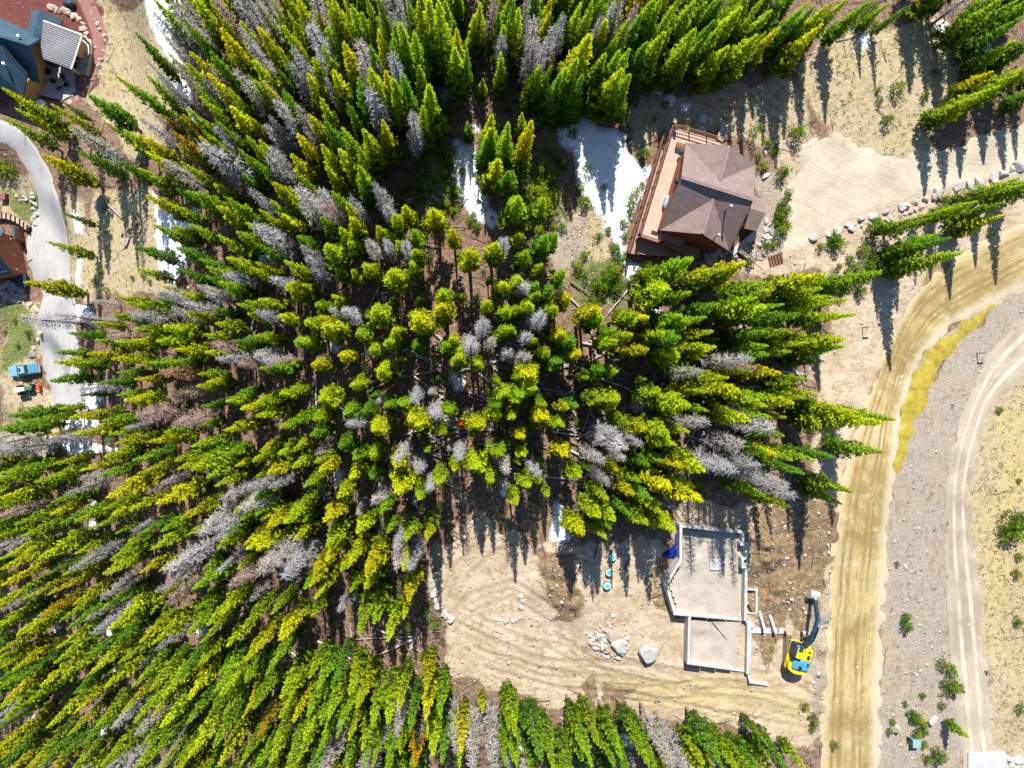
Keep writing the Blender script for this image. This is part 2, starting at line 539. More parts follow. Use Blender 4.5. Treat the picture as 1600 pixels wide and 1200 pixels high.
def ground_colors(t, p, A, B):
    """mixes the earth types by the zone masks A (grass, soil, gravel, damp), B (mulch, yellow, green)"""
    n1 = t.noise(p, .35, 4, .65); n2 = t.noise(p, 1.7, 5, .7); n3 = t.noise(p, 7.0, 4, .7); n4 = t.noise(p, 22.0, 2, .6)
    v1 = t.voro(p, 3.2); v2 = t.voro(p, 7.0, 'Color')
    duff = t.ramp(n2, [(.28, (.065, .042, .030)), (.45, (.20, .12, .08)), (.6, (.34, .215, .145)), (.78, (.42, .31, .24))])
    duff = t.mix(t.math('MULTIPLY', n3, .8), duff, (.10, .075, .055))
    soil = t.ramp(n1, [(.3, (.37, .285, .195)), (.5, (.455, .37, .265)), (.7, (.52, .45, .35))])
    soil = t.mix(t.ramp(n3, [(.45, 0.0), (.75, .75)]), soil, (.30, .225, .15))
    n5 = t.noise(p, .8, 5, .75, .4)
    soil = t.mix(t.ramp(n5, [(.5, 0.0), (.64, .75)]), soil, (.27, .185, .11))
    soil = t.mix(t.ramp(n2, [(.55, 0.0), (.8, .7)]), soil, (.58, .52, .43))
    strk = t.noise(t.scale(p, (.4, 1.1, 1)), .8, 5, .65, 1.6)
    soil = t.mix(t.ramp(strk, [(.52, 0.0), (.57, .5), (.62, 0.0)]), soil, (.22, .155, .095))
    grs = t.ramp(n2, [(.3, (.22, .18, .11)), (.5, (.385, .31, .18)), (.7, (.47, .395, .255))])
    grs = t.mix(t.ramp(n3, [(.5, 0.0), (.7, .8)]), grs, (.20, .175, .10))
    grs = t.mix(t.ramp(n1, [(.45, 0.0), (.65, .55)]), grs, (.38, .33, .25))
    grv = t.ramp(n3, [(.3, (.17, .148, .12)), (.5, (.30, .268, .225)), (.7, (.41, .375, .325))])
    grv = t.mix(t.ramp(n2, [(.5, 0.0), (.75, .7)]), grv, (.25, .20, .15))
    grv = t.mix(t.ramp(n1, [(.42, 0.0), (.62, .7)]), grv, t.mix(n3, (.22, .17, .115), (.42, .35, .255)))
    grv = t.mix(t.ramp(t.noise(t.scale(p, (1.6, .5, 1)), .9, 5, .7, 1.2), [(.5, 0.0), (.64, .65)]), grv, (.20, .155, .11))
    dmp = t.ramp(n2, [(.3, (.10, .064, .034)), (.55, (.225, .155, .088)), (.75, (.35, .26, .165))])
    mul = t.ramp(n3, [(.3, (.06, .02, .018)), (.55, (.15, .055, .048)), (.8, (.24, .11, .095))])
    grn = t.ramp(n3, [(.3, (.05, .07, .02)), (.55, (.14, .17, .05)), (.75, (.30, .28, .13))])
    sA = t.n('ShaderNodeSeparateColor'); t.l(A, sA.inputs[0])
    sB = t.n('ShaderNodeSeparateColor'); t.l(B, sB.inputs[0])
    def edge(m):
        return t.ramp(t.math('ADD', m, t.math('MULTIPLY', t.math('SUBTRACT', n3, .5), .55)), [(.35, 0.0), (.65, 1.0)])
    c = t.mix(edge(sA.outputs[0]), duff, grs)
    c = t.mix(edge(sA.outputs[1]), c, soil)
    c = t.mix(edge(sA.outputs[2]), c, grv)
    c = t.mix(t.math('MULTIPLY', sB.outputs[1], .42), c, (.47, .35, .12))
    c = t.mix(edge(sB.outputs[2]), c, grn)
    c = t.mix(edge(sB.outputs[0]), c, mul)
    dA = t.attr('zdamp', 'Fac')
    c = t.mix(edge(dA), c, dmp)
    c = t.mix(t.math('MULTIPLY', t.math('MULTIPLY', t.attr('ztrk', 'Fac'), t.ramp(n2, [(.38, .15), (.6, 1.0)])), .55), c, (.25, .18, .11))
    # pebbles and twigs
    c = t.mix(t.ramp(t.voro(p, 2.4), [(.06, .9), (.13, 0.0)]), c, (.58, .55, .50))
    c = t.mix(t.ramp(v1, [(.05, .8), (.11, 0.0)]), c, (.09, .07, .05))
    h = t.math('ADD', t.math('MULTIPLY', n2, .6), t.math('ADD', t.math('MULTIPLY', n3, .35), t.math('MULTIPLY', strk, .35)))
    return c, h

t = NT('earth')
p = t.pos()
c, h = ground_colors(t, p, t.attr('zA'), t.attr('zB'))
M['earth'] = t.pbr(c, .95, 0, h, .9, .22, .1)
one = np.ones_like(fx_)
gme = np_mesh('ground', np.stack([fx_, fy_, GZ], -1), quads, [M['earth']], True, [
    ('zA', 'FLOAT_COLOR', np.stack([MASK['grass'], MASK['soil'], MASK['gravel'], one], -1)),
    ('zB', 'FLOAT_COLOR', np.stack([MASK['mulch'], MASK['yellow'], MASK['green'], one], -1)),
    ('zdamp', 'FLOAT', MASK['damp']), ('ztrk', 'FLOAT', MASK['track'])])
tag(link('ground', gme), 'steep mountain slope of needle litter, dry grass and bare beige soil', 'ground', kind='structure')

# ------------------------------------------------------------------ road strips and sheets
def resample(pts, n):
    pts = np.asarray(pts, float)
    # Catmull-Rom then even spacing
    P = np.vstack([2 * pts[0] - pts[1], pts, 2 * pts[-1] - pts[-2]])
    out = []
    for i in range(1, len(P) - 2):
        tt = np.linspace(0, 1, 12, endpoint=False)[:, None]
        a, b, c_, d = P[i - 1], P[i], P[i + 1], P[i + 2]
        out.append(.5 * (2 * b + (c_ - a) * tt + (2 * a - 5 * b + 4 * c_ - d) * tt ** 2 + (3 * b - a - 3 * c_ + d) * tt ** 3))
    out.append(pts[-1][None]); q = np.vstack(out)
    s = np.concatenate([[0], np.cumsum(np.hypot(*np.diff(q, axis=0).T))])
    u = np.linspace(0, s[-1], n)
    return np.stack([np.interp(u, s, q[:, 0]), np.interp(u, s, q[:, 1])], -1), s[-1]

def strip(name, left, right, mat, label, lift=.07, across=24, rag=.5, seed=0, crown=0.0, kind='structure', cat='road', step=.45):
    A, B = W2(left), W2(right)
    L0 = max(resample(A, 20)[1], resample(B, 20)[1])
    n = int(L0 / step)
    a, _ = resample(A, n); b, _ = resample(B, n)
    tt = np.linspace(-.06, 1.06, across)
    XY = a[:, None, :] * (1 - tt[None, :, None]) + b[:, None, :] * tt[None, :, None]
    x, y = XY[..., 0].ravel(), XY[..., 1].ravel()
    T = np.tile(tt, n); S = np.repeat(np.linspace(0, L0, n), across)
    wid = np.repeat(np.hypot(*(b - a).T), across)
    e = np.minimum(T, 1 - T) * wid + rag * fbm(x / 1.3, y / 1.3, 70 + seed, 3)
    z = ground(x, y) + np.clip(.02 + e * .16, -.22, lift) + crown * (1 - (2 * T - 1) ** 2)
    if lift > .04: z = z + .03 * vnoise(x / 2.0, y / 2.0, 80 + seed)
    id_ = np.arange(n * across).reshape(n, across)
    q = np.stack([id_[:-1, :-1], id_[:-1, 1:], id_[1:, 1:], id_[1:, :-1]], -1).reshape(-1, 4)
    me = np_mesh(name, np.stack([x, y, z], -1), q, [mat], True, [('rt', 'FLOAT', T), ('rs', 'FLOAT', S)])
    return tag(link(name, me), label, cat, kind=kind)

def sheet(name, poly_px, mat, label, lift=.06, res=.3, rag=.5, seed=0, kind='structure', cat=None, thick=.16, lump=0.0):
    pl = W2(poly_px)
    x0, y0 = pl.min(0) - 1.0; x1, y1 = pl.max(0) + 1.0
    X, Y = np.meshgrid(np.arange(x0, x1, res), np.arange(y0, y1, res))
    sh = X.shape; x, y = X.ravel(), Y.ravel()
    d = inside_dist(x, y, pl) + rag * fbm(x / 1.2, y / 1.2, 90 + seed, 4)
    z = ground(x, y) + np.clip(d * thick, -.25, lift) + np.where(d > 0, 1, 0) * lump * (fbm(x / 1.5, y / 1.5, 33 + seed, 3) + .3)
    id_ = np.arange(len(x)).reshape(sh)
    q = np.stack([id_[:-1, :-1], id_[:-1, 1:], id_[1:, 1:], id_[1:, :-1]], -1).reshape(-1, 4)
    q = q[(d[q] > -1.2).any(1)]
    used, inv = np.unique(q, return_inverse=True)
    me = np_mesh(name, np.stack([x, y, z], -1)[used], inv.reshape(-1, 4), [mat], True, [('rt', 'FLOAT', d[used])])
    return tag(link(name, me), label, cat, kind=kind)

def road_mat(name, core, rut, edge, grain, streak=True, white_side=None, ruts=(), rutcol=None):
    t = NT(name)
    T = t.attr('rt', 'Fac'); S = t.attr('rs', 'Fac'); p = t.pos()
    cmb = t.n('ShaderNodeCombineXYZ')
    t.l(t.math('MULTIPLY', T, 17.0), cmb.inputs[0]); t.l(t.math('MULTIPLY', S, .10), cmb.inputs[1])
    st = t.noise(cmb.outputs[0], 2.2, 4, .65, .3)
    n2 = t.noise(p, 1.3, 5, .7); n3 = t.noise(p, 8, 3, .6)
    cm2 = t.n('ShaderNodeCombineXYZ'); t.l(t.math('MULTIPLY', T, 60.0), cm2.inputs[0]); t.l(t.math('MULTIPLY', S, .25), cm2.inputs[1])
    fine = t.noise(cm2.outputs[0], 1.0, 4, .7, .2)
    c = t.ramp(st, [(.32, rut), (.45, core), (.55, tuple(min(1, x * 1.2) for x in core)), (.62, rut), (.75, core)])
    c = t.mix(t.ramp(n2, [(.45, 0.0), (.75, .7)]), c, edge)
    c = t.mix(t.ramp(n3, [(.45, 0.0), (.8, .6)]), c, grain)
    c = t.mix(t.ramp(fine, [(.5, 0.0), (.62, .7)]), c, tuple(x * .8 for x in rut))
    big = t.noise(p, .16, 3, .6, .5)
    c = t.mix(t.ramp(big, [(.42, 0.0), (.62, .8)]), c, tuple(x * .8 for x in rut))
    c = t.mix(t.ramp(t.noise(t.scale(p, (1, 1, 1)), .6, 5, .7, .6), [(.5, 0.0), (.68, .7)]), c, edge)
    wob = t.math('ADD', T, t.math('MULTIPLY', t.math('SUBTRACT', n2, .5), .12))
    if white_side:
        lo, hi, colw = white_side
        c = t.mix(t.ramp(wob, [(lo - .08, 0.0), (lo + .06, .6)]), c, colw)
    c = t.mix(t.ramp(wob, [(.0, .8), (.12, 0.0)]), c, edge)
    for (t0, wdt) in ruts:
        dd = t.math('DIVIDE', t.math('ABSOLUTE', t.math('SUBTRACT', t.math('ADD', T, t.math('MULTIPLY', t.math('SUBTRACT', t.noise(p, .12, 2), .5), .10)), t0)), wdt)
        mk = t.math('MULTIPLY', t.ramp(dd, [(.25, 1.0), (1.0, 0.0)]), t.ramp(t.noise(p, .35, 4, .6), [(.35, .15), (.6, .85)]))
        c = t.mix(mk, c, rutcol)
    # pale spots and potholes
    c = t.mix(t.ramp(t.voro(p, .55), [(.06, .75), (.10, 0.0)]), c, (.52, .47, .37))
    c = t.mix(t.ramp(t.voro(p, 2.1), [(.05, .6), (.1, 0.0)]), c, (.49, .44, .33))
    return t.pbr(c, .9, 0, t.math('ADD', n3, t.math('MULTIPLY', st, .7)), .5, .06, .15)

M['road'] = road_mat('yellow_dirt', (.40, .305, .14), (.27, .185, .07), (.45, .38, .245), (.24, .17, .08), white_side=(.86, 1, (.49, .44, .335)), ruts=((.17, .04), (.30, .06), (.55, .05), (.66, .035)), rutcol=(.20, .14, .06))
M['road_pale'] = road_mat('pale_packed_dirt', (.40, .35, .265), (.30, .255, .185), (.33, .285, .215), (.26, .22, .16), ruts=((.3, .09), (.68, .09)), rutcol=(.52, .47, .375))
M['drive_grey'] = road_mat('pale_gravel', (.39, .385, .385), (.33, .325, .325), (.39, .375, .355), (.28, .27, .27))
def lot_mat():
    t = NT('packed_earth'); p = t.pos()
    n1 = t.noise(p, .25, 4, .6, .4); n2 = t.noise(p, 1.3, 5, .7, .3); n3 = t.noise(p, 7, 4, .65)
    cd = t.n('ShaderNodeVectorMath'); cd.operation = 'DISTANCE'; t.l(p, cd.inputs[0]); cd.inputs[1].default_value = (62, 60, 0)   # tyre arcs round the turn
    ring = t.n('ShaderNodeCombineXYZ'); t.l(t.math('MULTIPLY', cd.outputs['Value'], 1.0), ring.inputs[0]); t.l(t.math('MULTIPLY', n1, 1.5), ring.inputs[1])
    tr = t.noise(ring.outputs[0], 2.4, 4, .7)
    c = t.ramp(n1, [(.3, (.36, .31, .23)), (.5, (.44, .39, .295)), (.7, (.50, .45, .36))])
    c = t.mix(t.ramp(tr, [(.54, 0.0), (.7, .4)]), c, (.35, .29, .21))
    c = t.mix(t.ramp(n2, [(.52, 0.0), (.7, .5)]), c, (.31, .255, .18))
    c = t.mix(t.ramp(n3, [(.5, 0.0), (.75, .5)]), c, (.50, .455, .37))
    return t.pbr(c, .95, 0, t.math('ADD', t.math('MULTIPLY', tr, 1.2), n3), .8, .1, .1)
M['lot'] = lot_mat()

strip('dirt_road', [(1280,1260),(1288,1100),(1297,950),(1305,850),(1322,740),(1358,620),(1398,520),(1450,440),(1530,385),(1680,318)],
      [(1372,1260),(1374,1100),(1380,950),(1388,830),(1397,720),(1408,640),(1432,572),(1475,518),(1553,474),(1690,405)], M['road'],
      'wide yellow dirt road curving up the right side of the photo', seed=1, rag=1.1)
strip('gravel_road', [(1508,1200),(1493,1080),(1481,920),(1479,780),(1491,690),(1521,610),(1557,540),(1650,450)],
      [(1555,1200),(1545,1080),(1531,940),(1518,830),(1516,760),(1530,690),(1562,620),(1690,520)], M['road_pale'],
      'narrow pale dirt lane on the far right beside the yellow road', seed=2, lift=.09, rag=1.0)
sheet('dirt_driveway', [(1225,395),(1235,310),(1252,228),(1300,208),(1400,246),(1500,226),(1680,165),(1690,245),(1545,287),(1440,303),(1335,342),(1290,362),(1262,385)],
      M['lot'], 'packed earth driveway leading to the brown roofed house', lift=.07, seed=3, rag=.8)
strip('gravel_driveway', [(-60,165),(0,188),(32,205),(62,242),(84,290),(98,340),(108,395),(113,455),(119,530),(126,600),(128,640)],
      [(-60,215),(0,222),(18,228),(44,268),(60,310),(52,350),(42,385),(52,430),(66,470),(63,540),(84,640)], M['drive_grey'],
      'pale gravel driveway winding past the red cabin and pickup', seed=4, cat='road')
t = NT('yellow_silt')
p = t.pos(); n2 = t.noise(p, 1.1, 4, .6); n3 = t.noise(p, 6, 3, .6)
c = t.ramp(n2, [(.3, (.19, .14, .02)), (.48, (.31, .235, .022)), (.6, (.36, .28, .03)), (.78, (.36, .30, .14))])
c = t.mix(t.ramp(n3, [(.52, 0.0), (.72, .7)]), c, (.25, .19, .07))
M['silt'] = t.pbr(c, .35, 0, n3, .15, .03, .5)
sheet('silty_ditch', [(1392,738),(1402,690),(1407,640),(1424,590),(1455,545),(1500,510),(1548,472),(1556,478),(1515,520),(1478,560),(1456,605),(1432,655),(1412,715),(1402,745)],
      M['silt'], 'wet yellow silt lying in the ditch on the inside of the road bend', lift=.13, rag=.7, seed=5, cat='ditch')
t = NT('grey_mud')
p = t.pos(); n2 = t.noise(p, 1.1, 4, .6); n3 = t.noise(p, 6, 3, .6)
M['mud'] = t.pbr(t.ramp(n2, [(.3, (.20, .165, .115)), (.7, (.38, .33, .25))]), .7, 0, n3, .3, .05)
sheet('grey_mud', [(1418,610),(1428,575),(1455,540),(1500,508),(1545,470),(1548,474),(1500,514),(1458,548),(1432,585),(1422,612)],
      M['mud'], 'thin band of grey mud between the road and the yellow silt', lift=.11, rag=.25, seed=6, cat='mud')
t = NT('snow')
p = t.pos(); n2 = t.noise(p, .9, 4, .6); n3 = t.noise(p, 5, 3, .7)
c = t.ramp(n3, [(.35, (.62, .64, .68)), (.55, (.82, .84, .87))])
c = t.mix(t.ramp(t.voro(p, 1.6), [(.05, .9), (.09, 0.0)]), c, (.10, .09, .05))
c = t.mix(t.ramp(n2, [(.62, 0.0), (.85, .5)]), c, (.45, .40, .35))
_e = t.math('ADD', t.attr('rt', 'Fac'), t.math('MULTIPLY', t.math('SUBTRACT', n3, .5), 2.2))
c = t.mix(t.ramp(_e, [(.0, .85), (.55, 0.0)]), c, (.26, .205, .16))
c = t.mix(t.ramp(t.noise(p, 2.2, 5, .75), [(.56, 0.0), (.7, .55)]), c, (.40, .36, .33))
M['snow'] = t.pbr(c, .7, 0, t.math('ADD', n2, n3), .5, .1, .3)
SNOW = [
 ([(868,200),(890,188),(915,185),(950,198),(978,206),(982,238),(1002,256),(1020,266),(1002,312),(986,345),(976,380),(980,402),(1004,420),(1006,455),(985,462),(974,425),(962,405),(948,372),(938,350),(928,328),(912,312),(904,285),(902,262),(896,238),(876,225)], 'large white snow field beside the deck of the brown roofed house'),
 ([(710,220),(738,222),(748,250),(752,280),(764,312),(780,340),(770,356),(742,348),(728,322),(716,300),(710,260)], 'long snow patch between spruces above the middle of the forest'),
 ([(672,104),(706,106),(708,145),(694,164),(680,142)], 'square snow patch among the tall dark spruces near the top'),
 ([(222,-20),(285,-20),(292,28),(264,55),(288,100),(272,114),(244,62),(228,25)], 'snow strip along the forest edge near the top left grass clearing'),
 ([(238,300),(268,326),(312,330),(320,375),(270,445),(250,436),(244,380)], 'snow bank under the pines right of the fire ring clearing'),
 ([(262,112),(282,112),(300,150),(318,190),(300,196),(270,150)], 'shaded snow strip under grey dead trees near the top left'),
 ([(112,324),(130,346),(132,372),(116,364)], 'small snow strip beside the gravel driveway, above the lone leaning pine'),
 ([(118,404),(129,404),(126,452),(118,447)], 'thin snow strip at the gravel driveway edge below the leaning pine'),
 ([(116,474),(142,478),(146,498),(116,504)], 'snow patch at the driveway edge under the long leaning pine'),
 ([(128,596),(160,600),(164,640),(128,642)], 'snow patch at the lower end of the gravel driveway'),
 ([(96,650),(155,655),(160,672),(102,674)], 'snow strip just below the end of the gravel driveway'),
 ([(88,690),(140,688),(188,702),(120,718)], 'snow and rock slab left of the pines under the driveway'),
 ([(866,782),(892,800),(892,848),(858,848),(862,820)], 'snow remnant at the upper edge of the building site'),
 ([(984,616),(1016,622),(1020,640),(990,644)], 'small snow patch among pines right of the fallen logs'),
 ([(516,732),(540,734),(537,764),(522,764)], 'small snow patch beside a heap of bleached fallen logs'),
 ([(398,392),(432,398),(438,418),(404,418)], 'small snow patch among pines in the left half of the forest'),
]
def blob(u, v, r):
    return [(u + r * math.cos(a) * random.uniform(.7, 1.2), v + r * 1.1 * math.sin(a) * random.uniform(.7, 1.2)) for a in np.linspace(0, 6.28, 9)[:-1]]
for k, (u, v, r) in enumerate([(172,993,11),(181,1042,13),(50,1126,10),(312,985,13),(358,990,9),(90,985,9),(164,1146,10),(548,1112,13),(530,1136,13),(580,1114,9),
                (980,1158,13),(822,1166,10),(715,600,13),(730,645,9),(789,768,12),(745,200,9),(835,190,11),(1030,136,13),(1046,157,11),(1070,166,10),(1022,492,12),
                (145,822,10),(145,785,9),(524,545,12),(775,700,11),(710,590,9),(796,560,10),(500,430,9),(335,745,8),(62,960,8),(290,1010,8),(650,210,8),(1350,65,13),(1470,45,13),(1540,70,12),(260,70,9),(470,160,8)]):
    SNOW.append((blob(u, v, r), 'small leftover snow patch, %d%% across and %d%% down the photo' % (round(u / 16), round(v / 12))))
for k, (pl, lab) in enumerate(SNOW):
    big = k < 6
    sheet('snow_patch', pl, M['snow'], lab, lift=.30 if big else .16, res=.25, rag=.75 if big else .5, seed=20 + k, cat='snow', kind='structure', thick=.3, lump=.10 if big else .03)

# ------------------------------------------------------------------ brown roofed house with deck
def gz_at(u, v):
    return float(G(u, v)[2])

def wall_panel(mb, a, b, z0, za, zb, apex=None, th=.22):
    """vertical wall from plan point a to b; sloped or gabled top"""
    a = Vector((a[0], a[1], 0)); b = Vector((b[0], b[1], 0))
    pts = [a + Vector((0, 0, z0)), b + Vector((0, 0, z0)), b + Vector((0, 0, zb))]
    if apex is not None: pts.append(Vector(apex))
    pts.append(a + Vector((0, 0, za)))
    n = (b - a).cross(Vector((0, 0, 1))).normalized() * -th
    mb.shell(pts, [tuple(range(len(pts)))], n)

def window_on(parent, a, b, s, z, w, h, out, frame_mat, glass_mat, name='window'):
    """window centred at fraction s along wall a-b at height z; out = outward unit vector"""
    a = Vector((a[0], a[1], 0)); b = Vector((b[0], b[1], 0))
    d = (b - a).normalized(); c = a.lerp(b, s) + Vector((0, 0, z)) + out * .04
    R_ = Matrix((d, out, Vector((0, 0, 1)))).transposed()
    m = MB()
    for (ox, oz, sx, sz) in ((0, h / 2, w + .12, .12), (0, -h / 2, w + .12, .12), (w / 2, 0, .12, h), (-w / 2, 0, .12, h), (0, 0, .07, h)):
        m.box(c + d * ox + Vector((0, 0, oz)), (sx, .14, sz), R_)
    f = m.build(name, frame_mat, parent)
    m = MB(); m.box(c - out * .02, (w, .06, h), R_)
    m.build('pane', glass_mat, f)
    return f

def railing(parent, pts, z, mat, h=1.05, step=1.9, name='railing'):
    """top rail and mid rail as one part with each post a sub-part"""
    m = MB()
    for a, b in zip(pts[:-1], pts[1:]):
        for zz, w in ((h, .12), (h * .55, .05), (.15, .05)):
            m.bar(Vector((a[0], a[1], z + zz)), Vector((b[0], b[1], z + zz)), w, .06)
        L = math.hypot(b[0] - a[0], b[1] - a[1])
        k = int(L / .28)
        for i in range(k):
            q = (i + .5) / k
            x, y = a[0] + (b[0] - a[0]) * q, a[1] + (b[1] - a[1]) * q
            m.tube((x, y, z + .1), (x, y, z + h), .018, n=4, cap=False)
    r = m.build(name, mat, parent)
    for a, b in zip(pts[:-1], pts[1:]):
        L = math.hypot(b[0] - a[0], b[1] - a[1])
        k = max(1, int(round(L / step)))
        for i in range(k + 1):
            q = i / k
            x, y = a[0] + (b[0] - a[0]) * q, a[1] + (b[1] - a[1]) * q
            m = MB(); m.box((x, y, z + h / 2 + .03), (.14, .14, h + .12)); m.build('post', mat, r)
    return r

def house_right():
    gz = gz_at(1110, 330)
    root = thing('brown_house', GV(1110, 320), 'house with brown shingle cross gable roof and a wide pinkish wooden deck', 'house')
    ze, zr, zn = gz + 5.6, gz + 9.1, gz + 8.3
    a = PZ(1071.5, 223.8, ze); d = PZ(1180, 258, ze); s1 = PZ(1031.5, 359.5, ze); s2 = PZ(1139.5, 392, ze)
    b = PZ(1065, 277, zr); c = PZ(1177, 312.5, zr)
    e = PZ(1124.6, 281.7, zn); g = PZ(1139, 227.5, zn)
    f = PZ(1114, 311, zn); hh = PZ(1097.5, 365.5, zn)
    V_ = [a, d, s1, s2, b, c, e, g, f, hh]
    T_ = [(4, 0, 6), (4, 6, 5), (6, 1, 5), (0, 7, 6), (7, 1, 6), (4, 5, 8), (4, 8, 2), (5, 3, 8), (8, 9, 2), (8, 3, 9)]
    T_ = [tuple(reversed(x)) if ((V_[x[1]] - V_[x[0]]).cross(V_[x[2]] - V_[x[0]])).z < 0 else x for x in T_]
    m = MB(); m.shell(V_, T_, (0, 0, -.22)); roof = m.build('roof', M['shingle_brown'], root)
    for (p_, q_) in ((b, c), (e, g), (f, hh)):
        m = MB(); m.bar(p_ + Vector((0, 0, .03)), q_ + Vector((0, 0, .03)), .34, .10); m.build('ridge_cap', M['shingle_brown'], roof)
    # fascia boards along the rakes
    for (p_, q_) in ((a, g), (g, d), (s1, hh), (hh, s2), (a, b), (b, s1), (d, c), (c, s2)):
        m = MB(); m.bar(p_ + Vector((0, 0, -.16)), q_ + Vector((0, 0, -.16)), .07, .26); m.build('fascia', M['rail'], roof)
    cen = (a + d + s1 + s2) / 4
    ins = lambda p_: p_ + (Vector((cen.x, cen.y, p_.z)) - p_).normalized() * .85
    A, D, S1, S2 = ins(a), ins(d), ins(s1), ins(s2)
    z0 = gz - 2.5
    for (p_, q_, ap) in ((A, D, g), (D, S2, c), (S2, S1, hh), (S1, A, b)):
        mid = (p_ + q_) / 2
        apx = Vector((mid.x, mid.y, ap.z - .75))
        m = MB(); wall_panel(m, p_, q_, z0, p_.z - .28, q_.z - .28, apx); m.build('wall', M['siding_red'], root)
    out_w = ((S1 - A).cross(Vector((0, 0, 1)))).normalized()
    if out_w.x > 0: out_w = -out_w
    out_w.z = 0
    for s in (.2, .4, .6, .8):
        window_on(root, A, S1, s, gz + 4.0, 1.5, 1.6, out_w, M['trim_white'], M['glass'])
    out_s = ((S2 - S1).cross(Vector((0, 0, 1)))).normalized()
    if out_s.y > 0: out_s = -out_s
    for s in (.3, .55):
        window_on(root, S1, S2, s, gz + 3.6, 1.2, 1.3, out_s, M['trim_white'], M['glass'])
    # upper deck
    zd = gz + 2.7
    dk = [PZ(1048.5, 198, zd), PZ(1131, 222.5, zd), PZ(1135, 262, zd), PZ(1085, 365, zd), PZ(1056, 388, zd), PZ(1031, 380, zd), PZ(996.5, 368.5, zd)]
    m = MB(); m.prism(dk, zd - .18, zd); deck = m.build('deck', M['deck'], root)
    m = MB(); m.prism([p_ + (Vector((cen.x, cen.y, p_.z)) - p_).normalized() * .12 for p_ in dk], zd - .45, zd - .181); m.build('joists', M['rail'], deck)
    railing(root, [dk[1], dk[0], dk[6], dk[5], dk[4]], zd, M['rail'])
    for (u, v) in ((1048.5, 198), (1035, 242), (1022, 285), (1009, 328), (996.5, 368.5), (1090, 210)):
        p_ = PZ(u, v, zd); m = MB(); m.box((p_.x + .25, p_.y - .2, (zd - .3 + gz - 3) / 2), (.22, .22, zd - .3 - gz + 3)); m.build('support_post', M['rail'], deck)
    # raised box at the south end of the deck
    q4 = [PZ(1032, 361, zd + .5), PZ(1067, 372, zd + .5), PZ(1062, 391, zd + .5), PZ(1032, 379, zd + .5)]
    m = MB(); m.prism(q4, zd + .0, zd + .5); m.build('raised_platform', M['deck_low'], root)
    # lower deck skirting the west and south sides
    zl = gz + 1.1
    lk = [PZ(1036, 207, zl), PZ(1051, 209, zl), PZ(1006, 362, zl), PZ(1066, 380, zl), PZ(1094, 388, zl), PZ(1091, 404, zl), PZ(979.8, 396, zl)]
    m = MB(); m.prism(lk, zl - .16, zl); low = m.build('lower_deck', M['deck_low'], root)
    m = MB(); m.prism([p_ + (Vector((cen.x, cen.y, p_.z)) - p_).normalized() * .15 for p_ in lk], gz - 2.5, zl - .161); m.build('skirting', M['siding_dark'], low)
    railing(root, [lk[0], lk[6]], zl, M['rail'], name='lower_railing')
    # porch roof on the right
    zp = gz + 3.0
    r1, r2 = PZ(1172.5, 325.8, zp + .9), PZ(1196.5, 333, zp + .9)
    e1, e2 = PZ(1177, 305, zp + .1), PZ(1197.5, 313.5, zp + .1)
    w1, w2 = PZ(1163, 357, zp), PZ(1182, 361, zp)
    m = MB(); m.shell([r1, r2, e2, e1, w2, w1], [(0, 1, 2, 3), (1, 0, 5, 4)], (0, 0, -.16)); m.build('porch_roof', M['shingle_brown'], root)
    for p_ in (e2, w2):
        m = MB(); m.box((p_.x - .35, p_.y + (.0), (gz - 1 + p_.z - .2) / 2), (.2, .2, p_.z - .2 - gz + 1)); m.build('porch_post', M['rail'], root)
    m = MB(); m.box(((r1.x + e2.x) / 2 - .2, (r1.y + w2.y) / 2 + .6, (gz - 1 + zp - .4) / 2), (1.4, 2.2, zp - .4 - gz + 1)); m.build('porch_wall', M['siding_red'], root)
    # concrete walk and stairs
    zw = gz + .55
    wk = [PZ(1140, 393, zw), PZ(1163, 374, zw), PZ(1180, 360, zw), PZ(1182, 372, zw), PZ(1163, 386, zw), PZ(1146, 399, zw)]
    m = MB(); m.prism(wk, gz - .6, zw); m.build('walkway', M['concrete'], root)
    sa, sb = PZ(1153, 393, zw), PZ(1166, 382, zw); dx = (PZ(1180, 409, zw) - sa)
    st = thing('wooden_stairs', (sa.x, sa.y, gz), 'short flight of wooden stairs with rails below the brown roofed house', 'stairs')
    for i in range(7):
        q = (i + .5) / 7; zt = zw + .12 - q * .75
        m = MB(); m.bar(sa + dx * q + Vector((0, 0, zt - sa.z)), sb + dx * q + Vector((0, 0, zt - sb.z)), .30, .06); m.build('step', M['wood_grey'], st)
    for s_ in (sa, sb):
        m = MB()
        m.bar(s_ + Vector((0, 0, .95)), s_ + dx + Vector((0, 0, .3)), .1, .08); m.bar(s_ + Vector((0, 0, 0)), s_ + dx + Vector((0, 0, -.75)), .08, .2)
        for q in (0, .33, .66, 1.0):
            p_ = s_ + dx * q; m.box((p_.x, p_.y, zw + .1 - q * .7), (.09, .09, 1.7))
        m.build('stair_rail', M['wood_tan'], st)
    ld = [PZ(1180, 411, gz + .1), PZ(1188, 402, gz + .1), PZ(1202, 410, gz + .1), PZ(1196, 424, gz + .1)]
    m = MB(); m.prism(ld, gz - .6, gz + .12); tag(m.build('stair_landing', M['deck']), 'pink brown landing at the foot of the wooden stairs', 'landing')
    # second small stair of timber treads
    s2_ = thing('timber_steps', GV(1208, 404), 'four timber garden steps right of the wooden stair landing', 'steps')
    for i in range(5):
        p_ = GV(1201 + i * 4.4, 408 - i * 1.6, .1); m = MB(); m.bar(p_ + Vector((.05, .55, .02 * i)), p_ + Vector((.3, -.65, .02 * i)), .22, .16); m.build('tread', M['rail'], s2_)
